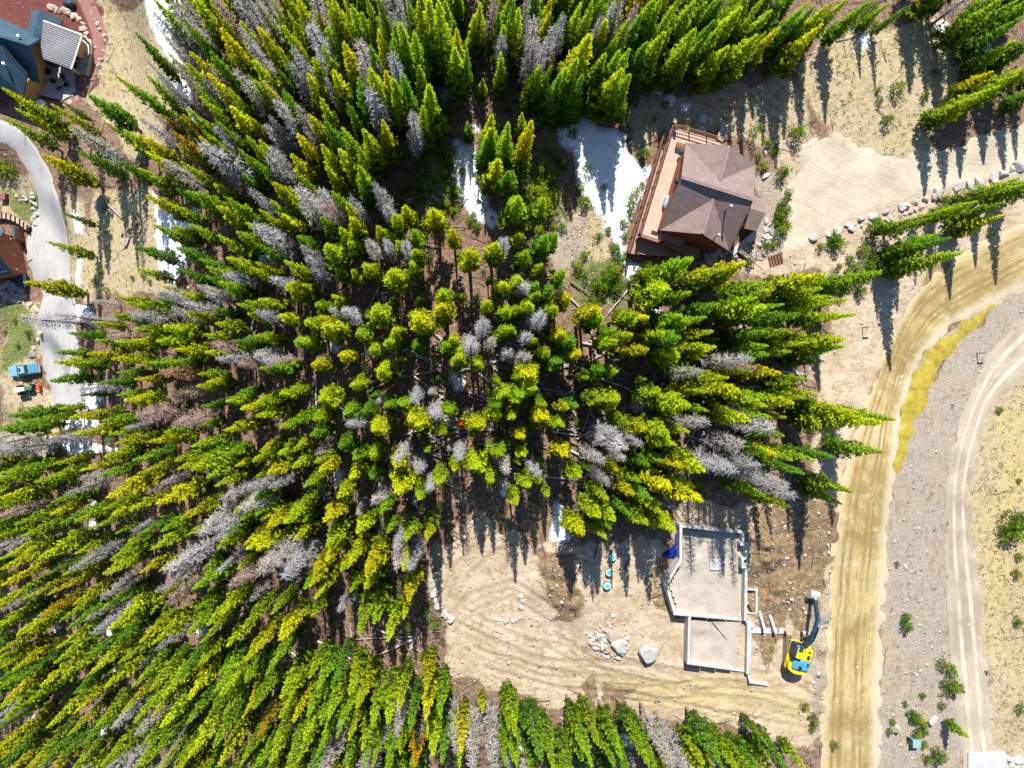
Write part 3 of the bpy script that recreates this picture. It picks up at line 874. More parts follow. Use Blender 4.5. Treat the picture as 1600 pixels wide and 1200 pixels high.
    # roof vents
    for (u, v, hgt) in ((1142, 322, 1.6), (1123, 367, .8)):
        top = PZ(u, v, gz + 7.9 + hgt); m = MB()
        m.tube((top.x, top.y, top.z - hgt - .9), (top.x, top.y, top.z), .09, n=10)
        vt = m.build('vent_pipe', M['steel_worn'], root)
        m = MB(); m.tube((top.x, top.y, top.z), (top.x, top.y, top.z + .22), .2, .14, n=10); m.build('vent_cap', M['steel_worn'], vt)
    p_ = PZ(1063, 279, ze + 1.2); m = MB(); m.box((p_.x - .1, p_.y, ze + .4), (.42, .42, .9)); m.build('chimney_box', M['blue_bin'], root)
    # chute leaning on the north rail
    p0, p1 = PZ(1124, 219, zd + .2), PZ(1133, 192, gz + .4); m = MB()
    m.bar(p0, p1, .75, .08)
    sd = (p1 - p0).cross(Vector((0, 0, 1))).normalized() * .36
    m.bar(p0 + sd + Vector((0, 0, .1)), p1 + sd + Vector((0, 0, .1)), .06, .2); m.bar(p0 - sd + Vector((0, 0, .1)), p1 - sd + Vector((0, 0, .1)), .06, .2)
    tag(m.build('metal_ramp', M['steel_worn']), 'pale narrow ramp leaning against the north deck rail', 'ramp')
    # things on the deck
    k = PZ(1061.5, 242, zd); t_ = thing('kettle_grill', (k.x, k.y, zd), 'round kettle grill on the upper deck by the house wall', 'grill')
    m = MB()
    for i in range(6):
        z_a, z_b = .55 + .09 * i, .55 + .09 * (i + 1); ra = [.16, .3, .36, .36, .3, .18, .05]
        m.tube((k.x, k.y, zd + z_a), (k.x, k.y, zd + z_b), ra[i], ra[i + 1], n=14, cap=(i in (0, 5)))
    m.build('bowl', M['blue_bin'], t_, True)
    for i in range(3):
        an = i * 2.1; m = MB(); m.tube((k.x + .12 * math.cos(an), k.y + .12 * math.sin(an), zd + .6), (k.x + .36 * math.cos(an), k.y + .36 * math.sin(an), zd), .02, n=6); m.build('leg', M['black'], t_)
    k = PZ(1063, 231, zd); t_ = thing('deck_bench', (k.x, k.y, zd), 'small slatted bench against the house wall on the deck', 'bench', rz=-.28)
    WOFF[t_] = Vector((0, 0, 0))
    for i in range(4):
        m = MB(); m.box((0, -.3 + i * .2, .45), (1.3, .14, .05)); m.build('slat', M['rail'], t_)
    for sx in (-.55, .55):
        m = MB(); m.box((sx, 0, .21), (.08, .7, .42)); m.build('leg', M['rail'], t_)
    k = PZ(1042, 318, zd); t_ = thing('covered_grill', (k.x, k.y, zd), 'grill under a pale blue cover in the middle of the deck', 'grill')
    m = MB(); m.bbox((k.x, k.y, zd + .5), (.95, 1.5, 1.0), .25, Matrix.Rotation(-.3, 3, 'Z')); o_ = m.build('cover', worn('pale_blue_cover', (.25, .40, .55), .6, 0, 3, .5), t_)
    m = MB(); m.bbox((k.x + .1, k.y + .1, zd + 1.03), (.5, .8, .14), .06, Matrix.Rotation(-.3, 3, 'Z')); m.build('lid_bulge', M['pale_lid'], t_)
    k = PZ(1022.5, 364, zd); m = MB(); m.box((k.x, k.y, zd + .04), (.75, .42, .06), Matrix.Rotation(-.3, 3, 'Z')); tag(m.build('door_mat', M['black']), 'black mat lying at the south end of the deck', 'mat')
house_right()
# bent piece of pale ground cover stones beside the house: two round well lids in the grass
for (u, v, r, lab) in ((1097.5, 186, .55, 'upper of two round pale lids in the grass above the deck'), (1095, 204, .5, 'lower of two round pale lids beside the north deck rail')):
    p_ = GV(u, v); m = MB(); m.tube((p_.x, p_.y, p_.z - .3), (p_.x, p_.y, p_.z + .25), r, r, n=18); m.tube((p_.x, p_.y, p_.z + .25), (p_.x, p_.y, p_.z + .33), r * .8, r * .7, n=18)
    tag(m.build('well_cover', M['concrete']), lab, 'lid', 'round lids above the deck')

# ------------------------------------------------------------------ slate blue house, top left
def house_left():
    gz = gz_at(72, 92)
    q = lambda u, v, h: PZ(u, v, gz + h)
    root = thing('slate_roof_house', GV(50, 90), 'large house with slate blue roofs and a grey ribbed metal porch roof', 'house')
    def roof(name, pts, faces, mat=M['shingle_navy'], th=.22, parent=root):
        fs = []
        for f_ in faces:
            n_ = (pts[f_[1]] - pts[f_[0]]).cross(pts[f_[2]] - pts[f_[0]])
            fs.append(tuple(reversed(f_)) if n_.z < 0 else f_)
        m = MB(); m.shell(pts, fs, (0, 0, -th)); return m.build(name, mat, parent)
    # main gable: ridge runs left
    r0, r1 = q(-70, 36, 7.6), q(46.5, 70.5, 7.6)
    n0, n1 = q(-70, -6, 3.1), q(66, 59, 3.1)
    s0, s1 = q(-70, 92, 3.1), q(61, 128.5, 3.1)
    main = roof('main_roof', [r0, r1, n0, n1, s0, s1], [(0, 1, 3, 2), (0, 4, 5, 1)])
    m = MB(); m.bar(r0 + Vector((0, 0, .04)), r1 + Vector((0, 0, .04)), .3, .1); m.build('ridge_cap', M['shingle_navy'], main)
    for (a, b) in ((r1, n1), (r1, s1), (s0, s1)):
        m = MB(); m.bar(a + Vector((0, 0, -.14)), b + Vector((0, 0, -.14)), .08, .26); m.build('fascia', M['navy_paint'], main)
    # north cross gable
    b0, b1 = q(62, 15, 3.9), q(50, 60, 4.2)
    bl0, bl1 = q(49, 17, 2.7), q(43, 48, 2.8)
    br0, br1 = q(98, 31, 2.5), q(88, 62, 2.5)
    roof('north_gable_roof', [b0, b1, bl0, bl1, br0, br1], [(0, 1, 3, 2), (0, 4, 5, 1)])
    # front hip on the lower left
    d0, d1, d2, d3, d4 = q(3, 71, 7.8), q(42.5, 116.5, 5.0), q(35.5, 147, 4.0), q(-60, 112, 4.0), q(-60, 66, 7.8)
    fr = roof('front_roof', [d0, d1, d2, d3, d4], [(4, 0, 1, 2, 3)])
    m = MB(); m.bar(d0 + Vector((0, 0, .04)), d1 + Vector((0, 0, .04)), .25, .1); m.build('hip_cap', M['shingle_navy'], fr)
    m = MB(); m.bar(d1 + Vector((0, 0, -.12)), d2 + Vector((0, 0, -.12)), .08, .24); m.build('fascia', M['navy_paint'], fr)
    # metal porch roof with standing seams
    c0, c1, c2, c3 = q(68, 32.5, 4.2), q(128, 54.5, 3.3), q(111, 107.5, 3.3), q(62.5, 90, 4.2)
    mr = roof('porch_roof', [c0, c1, c2, c3], [(0, 1, 2, 3)], M['metal_roof'], .14)
    for i in range(1, 18):
        s_ = i / 18
        m = MB(); m.bar(c0.lerp(c3, s_) + Vector((0, 0, .05)), c1.lerp(c2, s_) + Vector((0, 0, .05)), .14, .10); m.build('standing_seam', M['metal_seam'], mr)
    m = MB(); m.bar(c1 + Vector((0, 0, -.05)), c2 + Vector((0, 0, -.05)), .22, .2); m.build('gutter', M['trim_white'], mr)
    m = MB(); m.bar(c0 + Vector((0, 0, .06)), c1 + Vector((0, 0, .06)), .18, .12); m.build('edge_trim', M['trim_white'], mr)
    zb = gz - 1.5
    for p_, z_ in ((c1.lerp(c3, .04), 0), (c2.lerp(c0, .04), 0), (c1.lerp(c2, .5).lerp(c0, .04), 0)):
        m = MB(); m.box((p_.x, p_.y, (zb + p_.z - .2) / 2), (.3, .3, p_.z - .2 - zb)); m.build('porch_post', M['siding_tan'], root)
    # walls: east gable, porch room, front room
    ee = lambda p_, k: Vector((p_.x - k, p_.y, p_.z))
    E0, E1 = ee(n1, .9), ee(s1, .9)
    E0.y -= .5; E1.y += .5
    W0 = ee(n0, -1); W1 = ee(s0, -1)
    mid = (E0 + E1) / 2
    for (a, b, ap) in ((E0, E1, Vector((mid.x, mid.y, gz + 6.6))), (E1, W1, None), (W0, E0, None)):
        m = MB(); wall_panel(m, a, b, zb, gz + 2.85, gz + 2.85, ap); m.build('wall', M['siding_tan'], root)
    window_on(root, E0, E1, .52, gz + 1.7, 1.6, 1.3, Vector((1, 0, 0)), M['trim_white'], M['glass'])
    window_on(root, E0, E1, .8, gz + 1.7, 1.0, 1.3, Vector((1, 0, 0)), M['trim_white'], M['glass'])
    D1, D2, D3 = ee(d1, .6), ee(d2, .6), ee(d3, -.6)
    D2.y += .6; D3.y += .6
    for (a, b) in ((D1, D2), (D2, D3)):
        m = MB(); wall_panel(m, a, b, zb, gz + 3.8, gz + 3.7); m.build('front_wall', M['siding_tan'], root)
    window_on(root, D1, D2, .55, gz + 1.1, 1.0, 1.7, (D2 - D1).cross(Vector((0, 0, 1))).normalized() * (1 if (D2 - D1).cross(Vector((0, 0, 1))).x > 0 else -1), M['black'], M['glass'])
    P0, P1, P2, P3 = c0.lerp(c2, .1), c1.lerp(c3, .12), c2.lerp(c0, .12), c3.lerp(c1, .1)
    for (a, b) in ((P0, P1), (P1, P1.lerp(P2, .55))):
        m = MB(); wall_panel(m, a, b, zb, gz + 2.9, gz + 2.9); m.build('porch_wall', M['siding_tan'], root)
    Bl, Br = b0.lerp(bl0, .86), b0.lerp(br0, .86)
    for p_ in (Bl, Br): p_.y -= .5
    bm_ = (Bl + Br) / 2
    m = MB(); wall_panel(m, Bl, Br, zb, gz + 2.3, gz + 2.3, Vector((bm_.x, bm_.y, gz + 3.4))); m.build('gable_wall', M['siding_tan'], root)
    m = MB(); wall_panel(m, Br, Vector((br1.x - .7, br1.y, 0)), zb, gz + 2.3, gz + 2.3); m.build('side_wall', M['siding_tan'], root)
    # vents on the roofs
    for (u, v, hh) in ((30, 57, 7.0), (7, 100, 6.6)):
        p_ = q(u, v, hh); m = MB(); m.tube((p_.x, p_.y, p_.z - .8), (p_.x, p_.y, p_.z + .2), .1, n=10)
        v_ = m.build('vent_pipe', M['trim_white'], root); m = MB(); m.tube((p_.x, p_.y, p_.z + .2), (p_.x, p_.y, p_.z + .36), .22, .2, n=10); m.build('vent_cap', M['trim_white'], v_)
    # patio
    zt = gz + .18
    pp = [PZ(u, v, zt) for (u, v) in ((70, 98), (122, 108), (121.5, 118), (119, 126), (121, 133), (118, 142), (110, 150), (97, 156.5), (63, 148))]
    m = MB(); m.prism(pp, gz - .8, zt); tag(m.build('patio', M['concrete_even']), 'pale concrete patio with curved edge beside the slate roofed house', 'patio', kind='structure')
    pt = [PZ(u, v, gz + .08) for (u, v) in ((50, 125), (63, 126), (63, 150), (50, 148))]
    m = MB(); m.prism(pt, gz - .8, gz + .09); tag(m.build('side_path', M['rock_grey']), 'grey paved path between the slate roofed house and patio', 'path', kind='structure')
    # table and chairs
    def at_p(u, v): return PZ(u, v, zt)
    tb = at_p(98, 131); t_ = thing('patio_table', tb, 'round grey table in the middle of the patio', 'table')
    m = MB(); m.tube(tb + Vector((0, 0, .68)), tb + Vector((0, 0, .74)), .62, n=20); m.build('tabletop', M['rock_grey'], t_)
    m = MB(); m.tube(tb, tb + Vector((0, 0, .68)), .06, n=8); m.tube(tb, tb + Vector((0, 0, .05)), .35, .25, n=12); m.build('pedestal', M['black'], t_)
    for (u, v, an, w) in ((100, 123, 0.0, 'above'), (88, 129, 1.4, 'left of'), (106, 134, -1.5, 'right of'), (95, 140, 3.0, 'below')):
        c_ = at_p(u, v); ch = thing('patio_chair', c_, 'black patio chair %s the round patio table' % w, 'chair', 'patio chairs', rz=an); WOFF[ch] = Vector((0, 0, 0))
        m = MB(); m.bbox((0, 0, .42), (.6, .6, .08), .04); m.build('seat', M['black'], ch)
        m = MB(); m.bbox((0, .32, .75), (.6, .07, .62), .03, Matrix.Rotation(-.2, 3, 'X')); m.build('backrest', M['black'], ch)
        for sx in (-1, 1):
            m = MB(); m.box((sx * .31, 0, .62), (.06, .55, .04)); m.build('armrest', M['black'], ch)
            for sy in (-1, 1):
                m = MB(); m.tube((sx * .27, sy * .26, .4), (sx * .3, sy * .3, 0), .025, n=6); m.build('leg', M['black'], ch)
    k = at_p(77, 113); m = MB(); m.tube(k, k + Vector((0, 0, .5)), .3, .42, n=16); m.tube(k + Vector((0, 0, .5)), k + Vector((0, 0, .56)), .46, .46, n=16); m.tube(k + Vector((0, 0, .56)), k + Vector((0, 0, .8)), .3, .1, n=10)
    tag(m.build('planter_pot', M['black']), 'round dark pot standing on the patio near the house wall', 'planter')
    k = at_p(86, 101); m = MB(); m.bbox(k + Vector((0, 0, .5)), (1.0, .6, 1.0), .12); m.bbox(k + Vector((0, 0, 1.06)), (.9, .5, .2), .1)
    tag(m.build('barbecue', M['black']), 'black barbecue under the edge of the ribbed porch roof', 'barbecue')
    # storage boxes on the right of the porch
    k = PZ(136, 73.5, gz + .6); m = MB(); m.bbox((k.x, k.y, gz + .35), (1.2, 2.0, .9), .05, Matrix.Rotation(-.1, 3, 'Z')); m.box((k.x, k.y, gz + .83), (1.3, 2.1, .06), Matrix.Rotation(-.1, 3, 'Z'))
    tag(m.build('deck_box', M['trim_white']), 'white storage box right of the ribbed porch roof', 'box')
    k = PZ(131, 99, gz + .8); m = MB(); m.bbox((k.x, k.y, gz + .35), (1.5, 3.2, 1.0), .1, Matrix.Rotation(-.2, 3, 'Z')); m.bbox((k.x, k.y, gz + .92), (1.6, 3.3, .14), .06, Matrix.Rotation(-.2, 3, 'Z'))
    tag(m.build('hot_tub', M['rock_grey']), 'long grey covered tub between the porch and the red path', 'tub')
    k = PZ(124, 126, gz + .3); m = MB(); m.bbox((k.x, k.y, gz + .3), (.9, 2.6, .8), .2, Matrix.Rotation(-.05, 3, 'Z')); m.bbox((k.x, k.y, gz + .74), (.7, 2.3, .1), .05, Matrix.Rotation(-.05, 3, 'Z'))
    tag(m.build('planter_box', worn('dark_red_planter', (.10, .05, .05), .8)), 'dark reddish planter along the right edge of the patio', 'planter')
    k = PZ(66, 163, gz + .1); m = MB(); m.tube((k.x, k.y, gz - .3), (k.x, k.y, gz + .6), .62, .62, n=18); m.tube((k.x, k.y, gz + .6), (k.x, k.y, gz + .72), .5, .3, n=18)
    tag(m.build('round_tank', M['trim_white']), 'round white tank just below the patio', 'tank')
    k = PZ(107, 5, gz + .6); m = MB()
    m.tube((k.x - .7, k.y, gz + .45), (k.x + .7, k.y, gz + .45), .45, .45, n=14); m.tube((k.x + .7, k.y, gz + .45), (k.x + .9, k.y, gz + .45), .45, .2, n=14); m.box((k.x, k.y, gz + .05), (1.0, .6, .5))
    tag(m.build('gas_tank', M['blue_bin'], None, True), 'dark blue tank lying in the red mulch at the top left', 'tank')
    # pale red path
    t = NT('red_path'); p = t.pos(); n3 = t.noise(p, 5, 4, .7)
    mp = t.pbr(t.ramp(n3, [(.3, (.17, .075, .065)), (.6, (.29, .15, .13)), (.8, (.38, .26, .225))]), .9, 0, n3, .4, .05)
    strip('garden_path', [(118, -30), (122, 0), (136, 30), (146, 62), (141, 90), (132, 120), (120, 142), (98, 158), (58, 156)],
          [(140, -30), (145, 0), (160, 35), (166, 62), (160, 92), (148, 125), (132, 150), (104, 168), (58, 172)], mp,
          'reddish gravel garden path curving round the patio', lift=.06, rag=.2, cat='path', seed=9)
house_left()

# ------------------------------------------------------------------ red cabin at the left edge
def cabin():
    gz = gz_at(30, 400)
    q = lambda u, v, h: PZ(u, v, gz + h)
    root = thing('red_cabin', GV(15, 400), 'red brown two storey cabin with two garage doors and navy roof', 'house')
    a = q(30, 374, 0); b = q(40.5, 428.5, 0)              # east wall on the ground: north end, south end
    d = (b - a); d.z = 0; L = d.length; d.normalize()
    out = Vector((-d.y, d.x, 0));  out = out if out.x > 0 else -out
    inw = -out
    H1, H2, HR = 2.7, 4.6, 7.6
    depth = 9.0
    c, e = a + inw * depth, b + inw * depth
    mid = (a + b) / 2
    zb = gz - 1.5
    m = MB(); wall_panel(m, a, b, zb, gz + H2, gz + H2, Vector((mid.x, mid.y, gz + HR - .3))); wl = m.build('front_wall', M['siding_red'], root)
    for (p_, r_) in ((b, e), (c, a)):
        m = MB(); wall_panel(m, p_, r_, zb, gz + H2, gz + H2); m.build('side_wall', M['siding_red'], root)
    # trim band, garage doors
    m = MB(); m.bar(a + out * .08 + Vector((0, 0, H1)), b + out * .08 + Vector((0, 0, H1)), .12, .22); m.build('trim_band', M['trim_white'], wl)
    m = MB(); m.bar(a + out * .1 + Vector((0, 0, H2 + .3)), b + out * .1 + Vector((0, 0, H2 + .3)), .05, .12)
    m.build('upper_band', M['siding_dark'], wl)
    for s_ in (.27, .74):
        cc = a.lerp(b, s_) + Vector((0, 0, 1.2)) + out * .06
        R_ = Matrix((d, out, Vector((0, 0, 1)))).transposed()
        m = MB(); m.box(cc, (2.6, .1, 2.4), R_); gd = m.build('garage_door', M['siding_dark'], root)
        for zz in (-.6, 0, .6):
            m = MB(); m.box(cc + out * .06 + Vector((0, 0, zz)), (2.5, .03, .05), R_); m.build('door_rib', M['siding_red'], gd)
    for s_ in (.08, .52, .93):
        p_ = a.lerp(b, s_) + out * .2 + Vector((0, 0, H1 - .15)); m = MB(); m.tube(p_ - Vector((0, 0, .12)), p_ + Vector((0, 0, .14)), .1, .07, n=8); m.build('wall_lamp', M['trim_white'], root)
    for s_ in (.24, .72):
        window_on(root, a, b, s_, gz + 3.75, .95, 1.05, out, M['trim_white'], M['glass'])
    # roof slopes
    ov = .6
    f0 = mid + out * ov; f1 = mid + inw * (depth + ov)
    sl = (HR - H2) / (L / 2)
    se0 = b + d * ov + out * ov; se1 = b + d * ov + inw * (depth + ov); ne0 = a - d * ov + out * ov; ne1 = a - d * ov + inw * (depth + ov)
    zf = lambda p_, z_: Vector((p_.x, p_.y, gz + z_))
    zE = H2 - sl * ov + .2
    R0, R1 = zf(f0, HR + .2), zf(f1, HR + .2)
    for (x0, x1) in ((se0, se1), (ne0, ne1)):
        P_ = [R0, R1, zf(x1, zE), zf(x0, zE)]
        f_ = (0, 1, 2, 3)
        if (P_[1] - P_[0]).cross(P_[2] - P_[0]).z < 0: f_ = (3, 2, 1, 0)
        m = MB(); m.shell(P_, [f_], (0, 0, -.2)); m.build('roof_slope', M['shingle_navy'], root)
    # small lean-to roof on the north side and blue bin on the south side
    g0 = q(17, 353, 2.4); g1 = q(23, 352, 2.2); g2 = q(29, 373, 2.0); g3 = q(23, 374, 2.4)
    m = MB(); m.shell([g0, g1, g2, g3], [(3, 2, 1, 0)], (0, 0, -.15)); m.build('lean_to_roof', M['blue_bin'], root)
    m = MB(); m.box(((g1.x + g0.x) / 2, (g0.y + g3.y) / 2, gz + .5), (.5, 1.8, 2.6)); m.build('lean_to_wall', M['siding_red'], root)
    k = q(35, 439, .8); t_ = thing('storage_bin', (k.x, k.y, gz), 'dark blue lidded bin below the corner of the red cabin', 'bin')
    m = MB(); m.bbox((k.x, k.y, gz + .45), (1.2, 1.9, 1.1), .08); m.build('body', M['blue_bin'], t_)
    m = MB(); m.bbox((k.x, k.y, gz + 1.05), (1.3, 2.0, .1), .05); m.build('lid', M['navy_paint'], t_)
cabin()
# curved retaining wall above the cabin: panels between posts
cw = [(-16, 343), (-8, 340.5), (0, 339), (8, 338.7), (15, 339.5), (22, 341.5), (29, 344.5), (36, 348.5), (42, 353), (47.5, 357.5)]
cwp = [GV(u, v) for u, v in cw]
t_ = thing('curved_retaining_wall', cwp[5], 'curved low wall of pinkish panels between dark posts above the red cabin', 'wall')
for p_, r_ in zip(cwp[:-1], cwp[1:]):
    m = MB(); m.bar(p_ + Vector((0, 0, .35)), r_ + Vector((0, 0, .35)), .8, .9); m.build('panel', M['deck'], t_)
for p_ in cwp:
    m = MB(); m.box((p_.x, p_.y, p_.z + .3), (.22, .9, 1.2)); m.build('post', M['black'], t_)
k = GV(9, 309); t_ = thing('red_box', k, 'small dark red box standing left of the gravel driveway', 'box')
m = MB(); m.bbox(k + Vector((0, 0, .5)), (1.0, 1.0, 1.0), .05); m.build('body', worn('dark_red_box', (.2, .06, .07), .7), t_)
m = MB(); m.bbox(k + Vector((0, 0, 1.04)), (1.1, 1.1, .1), .04); m.build('lid', worn('dark_red_lid', (.24, .09, .09), .7), t_)

# ------------------------------------------------------------------ concrete foundation
def foundation():
    gz = gz_at(1110, 930)
    root = thing('concrete_foundation', GV(1110, 930), 'pale concrete foundation walls of an unfinished house on the building site', 'foundation')
    def wall(name, p_, r_, h0, h1=None, th=.32, steps=1, lvl=None):
        h1 = h0 if h1 is None else h1
        n_ = steps
        m = MB()
        hm = max(h0, h1)
        for i in range(n_):
            s0, s1 = i / n_, (i + 1) / n_
            hh = h0 + (h1 - h0) * (i / max(1, n_ - 1))
            a = PZ(p_[0] + (r_[0] - p_[0]) * s0, p_[1] + (r_[1] - p_[1]) * s0, gz + hh); b = PZ(p_[0] + (r_[0] - p_[0]) * s1, p_[1] + (r_[1] - p_[1]) * s1, gz + hh)
            d = (b - a).normalized()
            sd = d.cross(Vector((0, 0, 1))) * (th / 2)
            e0 = a - d * (th / 2 if i == 0 else 0); e1 = b + d * (th / 2 if i == n_ - 1 else 0)
            m.prism([e0 + sd, e1 + sd, e1 - sd, e0 - sd], gz - 1.2, gz + hh)
        return m.build(name, M['concrete'], root)
    Hh = 1.55
    wall('north_wall', (1064, 822), (1126, 828.5), Hh + .004)
    wall('north_wall', (1126, 829), (1163, 831.5), Hh - .35)
    wall('west_wall', (1064, 822), (1064, 878), Hh)
    wall('west_wall', (1063, 876), (1041.5, 914), Hh + .006)
    wall('west_wall', (1041.5, 914), (1055, 959), Hh - .003)
    wall('middle_wall', (1055, 959), (1164, 968.5), Hh + .01, .55, steps=4)
    wall('east_wall', (1162, 831.5), (1162, 850), Hh - .3)
    wall('east_wall', (1167, 851), (1164.5, 968), Hh - .36)
    wall('stub_wall', (1159, 850.5), (1169, 851), Hh - .25)
    wall('west_wall', (1077.5, 966), (1076, 1035), Hh - .06)
    wall('south_wall', (1076, 1036), (1167, 1048.5), Hh - .05, .5, steps=4)
    wall('east_wall', (1171, 973), (1169.5, 1050), 1.15, th=.5)
    wall('stub_wall', (1170, 972), (1176, 977), 1.1, th=.5)
    wall('wing_wall', (1169.5, 1052), (1173, 1066), .95)
    wall('wing_wall', (1173, 1066), (1199, 1070), .8, th=.28)
    # column pad on the east wall
    p_ = PZ(1163.5, 880, gz + 1.3); m = MB(); m.bbox((p_.x, p_.y, gz + .35), (.75, 1.25, 2.0), .04); m.build('pier', M['concrete'], root)
    m = MB(); m.box((p_.x + .05, p_.y + .25, gz + 1.36), (.32, .32, .03)); m.build('anchor_pocket', M['black'], root)
    # low footings on the right
    for (p0, p1, h, th) in (((1168, 921), (1182, 922), .62, .2), ((1182.5, 921), (1182, 957), .64, .26), ((1167, 958), (1181, 959), .6, .16), ((1178, 985), (1222, 986), .66, .66)):
        wall('footing', p0, p1, h, th=th)
    for (u0, v0, u1, v1) in ((1186, 954, 1190, 981), (1202, 960, 1207, 985)):
        a, b = PZ(u0, v0, gz + .5), PZ(u1, v1, gz + .5)
        m = MB(); z0, z1 = gz + .2, gz + 1.5
        d = (b - a); d.z = 0; n_ = d.normalized().cross(Vector((0, 0, 1))) * .14
        pts = [Vector((a.x, a.y, z0)), Vector((b.x, b.y, z0)), Vector((b.x, b.y, z1)), Vector((a.x, a.y, z0 + .5))]
        m.shell([x - n_ for x in pts], [(0, 1, 2, 3)], n_ * 2); m.build('buttress', M['concrete'], root)
    # slab squares inside
    fill = [PZ(u, v, gz + .25) for (u, v) in ((1066, 826), (1162, 834), (1163, 966), (1058, 956), (1046, 915), (1066, 878))]
    t = NT('grey_fill'); p = t.pos(); n1 = t.noise(p, .5, 4, .6, .5); n3 = t.noise(p, 4, 4, .65, .3)
    cfill = t.ramp(n1, [(.35, (.32, .285, .235)), (.6, (.39, .355, .305))]); cfill = t.mix(t.ramp(n3, [(.5, 0.0), (.7, .5)]), cfill, (.255, .215, .165))
    mf = t.pbr(cfill, .95, 0, n3, .5, .12, .1)
    def fillgrid(poly, z, name, lab):
        pl = np.array([(p_.x, p_.y) for p_ in poly]); x0, y0 = pl.min(0); x1, y1 = pl.max(0)
        X, Y = np.meshgrid(np.arange(x0 - .2, x1 + .4, .25), np.arange(y0 - .2, y1 + .4, .25)); sh = X.shape; x, y = X.ravel(), Y.ravel()
        dd = inside_dist(x, y, pl)
        side = sstep(x0 + (x1 - x0) * .45, x0 + (x1 - x0) * .55, x)
        zz = z + (1 - side * .9) * (.22 * fbm(x / 1.3, y / 1.3, 55, 3) + .1) + .03 * fbm(x, y, 56, 2)
        id_ = np.arange(len(x)).reshape(sh); q_ = np.stack([id_[:-1, :-1], id_[:-1, 1:], id_[1:, 1:], id_[1:, :-1]], -1).reshape(-1, 4)
        q_ = q_[(dd[q_] > -.12).all(1)]; used, inv = np.unique(q_, return_inverse=True)
        tag(link(name, np_mesh(name, np.stack([x, y, zz], -1)[used], inv.reshape(-1, 4), [mf], True)), lab, 'fill', kind='structure')
    fillgrid(fill, gz + .22, 'soil_fill', 'grey sandy fill inside the upper larger foundation room')
    fillgrid([PZ(u, v, gz + .1) for (u, v) in ((1078, 966), (1174, 974), (1174, 1050), (1077, 1036))], gz + .34, 'soil_fill', 'sandy fill with a low mound inside the lower foundation room')
    sl = [PZ(u, v, gz + .42) for (u, v) in ((1110, 873), (1127, 873), (1127, 891), (1109, 891))]
    m = MB(); m.prism(sl, gz, gz + .42); tag(m.build('concrete_pad', M['concrete_even']), 'square pale concrete pad inside the foundation', 'slab')
    a, b = PZ(1109, 968, gz + .5), PZ(1136, 1000, gz + .35); m = MB(); m.tube(a, b, .04, n=6); m.tube(a.lerp(b, .5) - Vector((0, 0, .03)), b - Vector((0, 0, .03)), .05, n=6)
    tag(m.build('steel_rod', M['black']), 'thin dark rod lying across the lower foundation room', 'rod')
    a, b = PZ(1168, 945, gz + .3), PZ(1180, 970, gz + .3); m = MB(); m.tube(a, b, .16, n=10); m.tube(a, a.lerp(b, .12), .2, n=10)
    tag(m.build('black_pipe', M['black']), 'short black pipe between the footings right of the foundation', 'pipe')
foundation()
# concrete apron at the bottom right
p_ = [GV(u, v, .16) for (u, v) in ((1512, 1176), (1569, 1174), (1573, 1182), (1574, 1230), (1513, 1230))]
zt = max(x.z for x in p_)
m = MB(); m.prism(p_, zt - 1.0, zt); tag(m.build('concrete_apron', worn('grey_concrete', (.42, .42, .42), .85, sc=.8, var=.12)), 'flat grey concrete apron at the lower end of the pale lane', 'pavement', kind='structure')

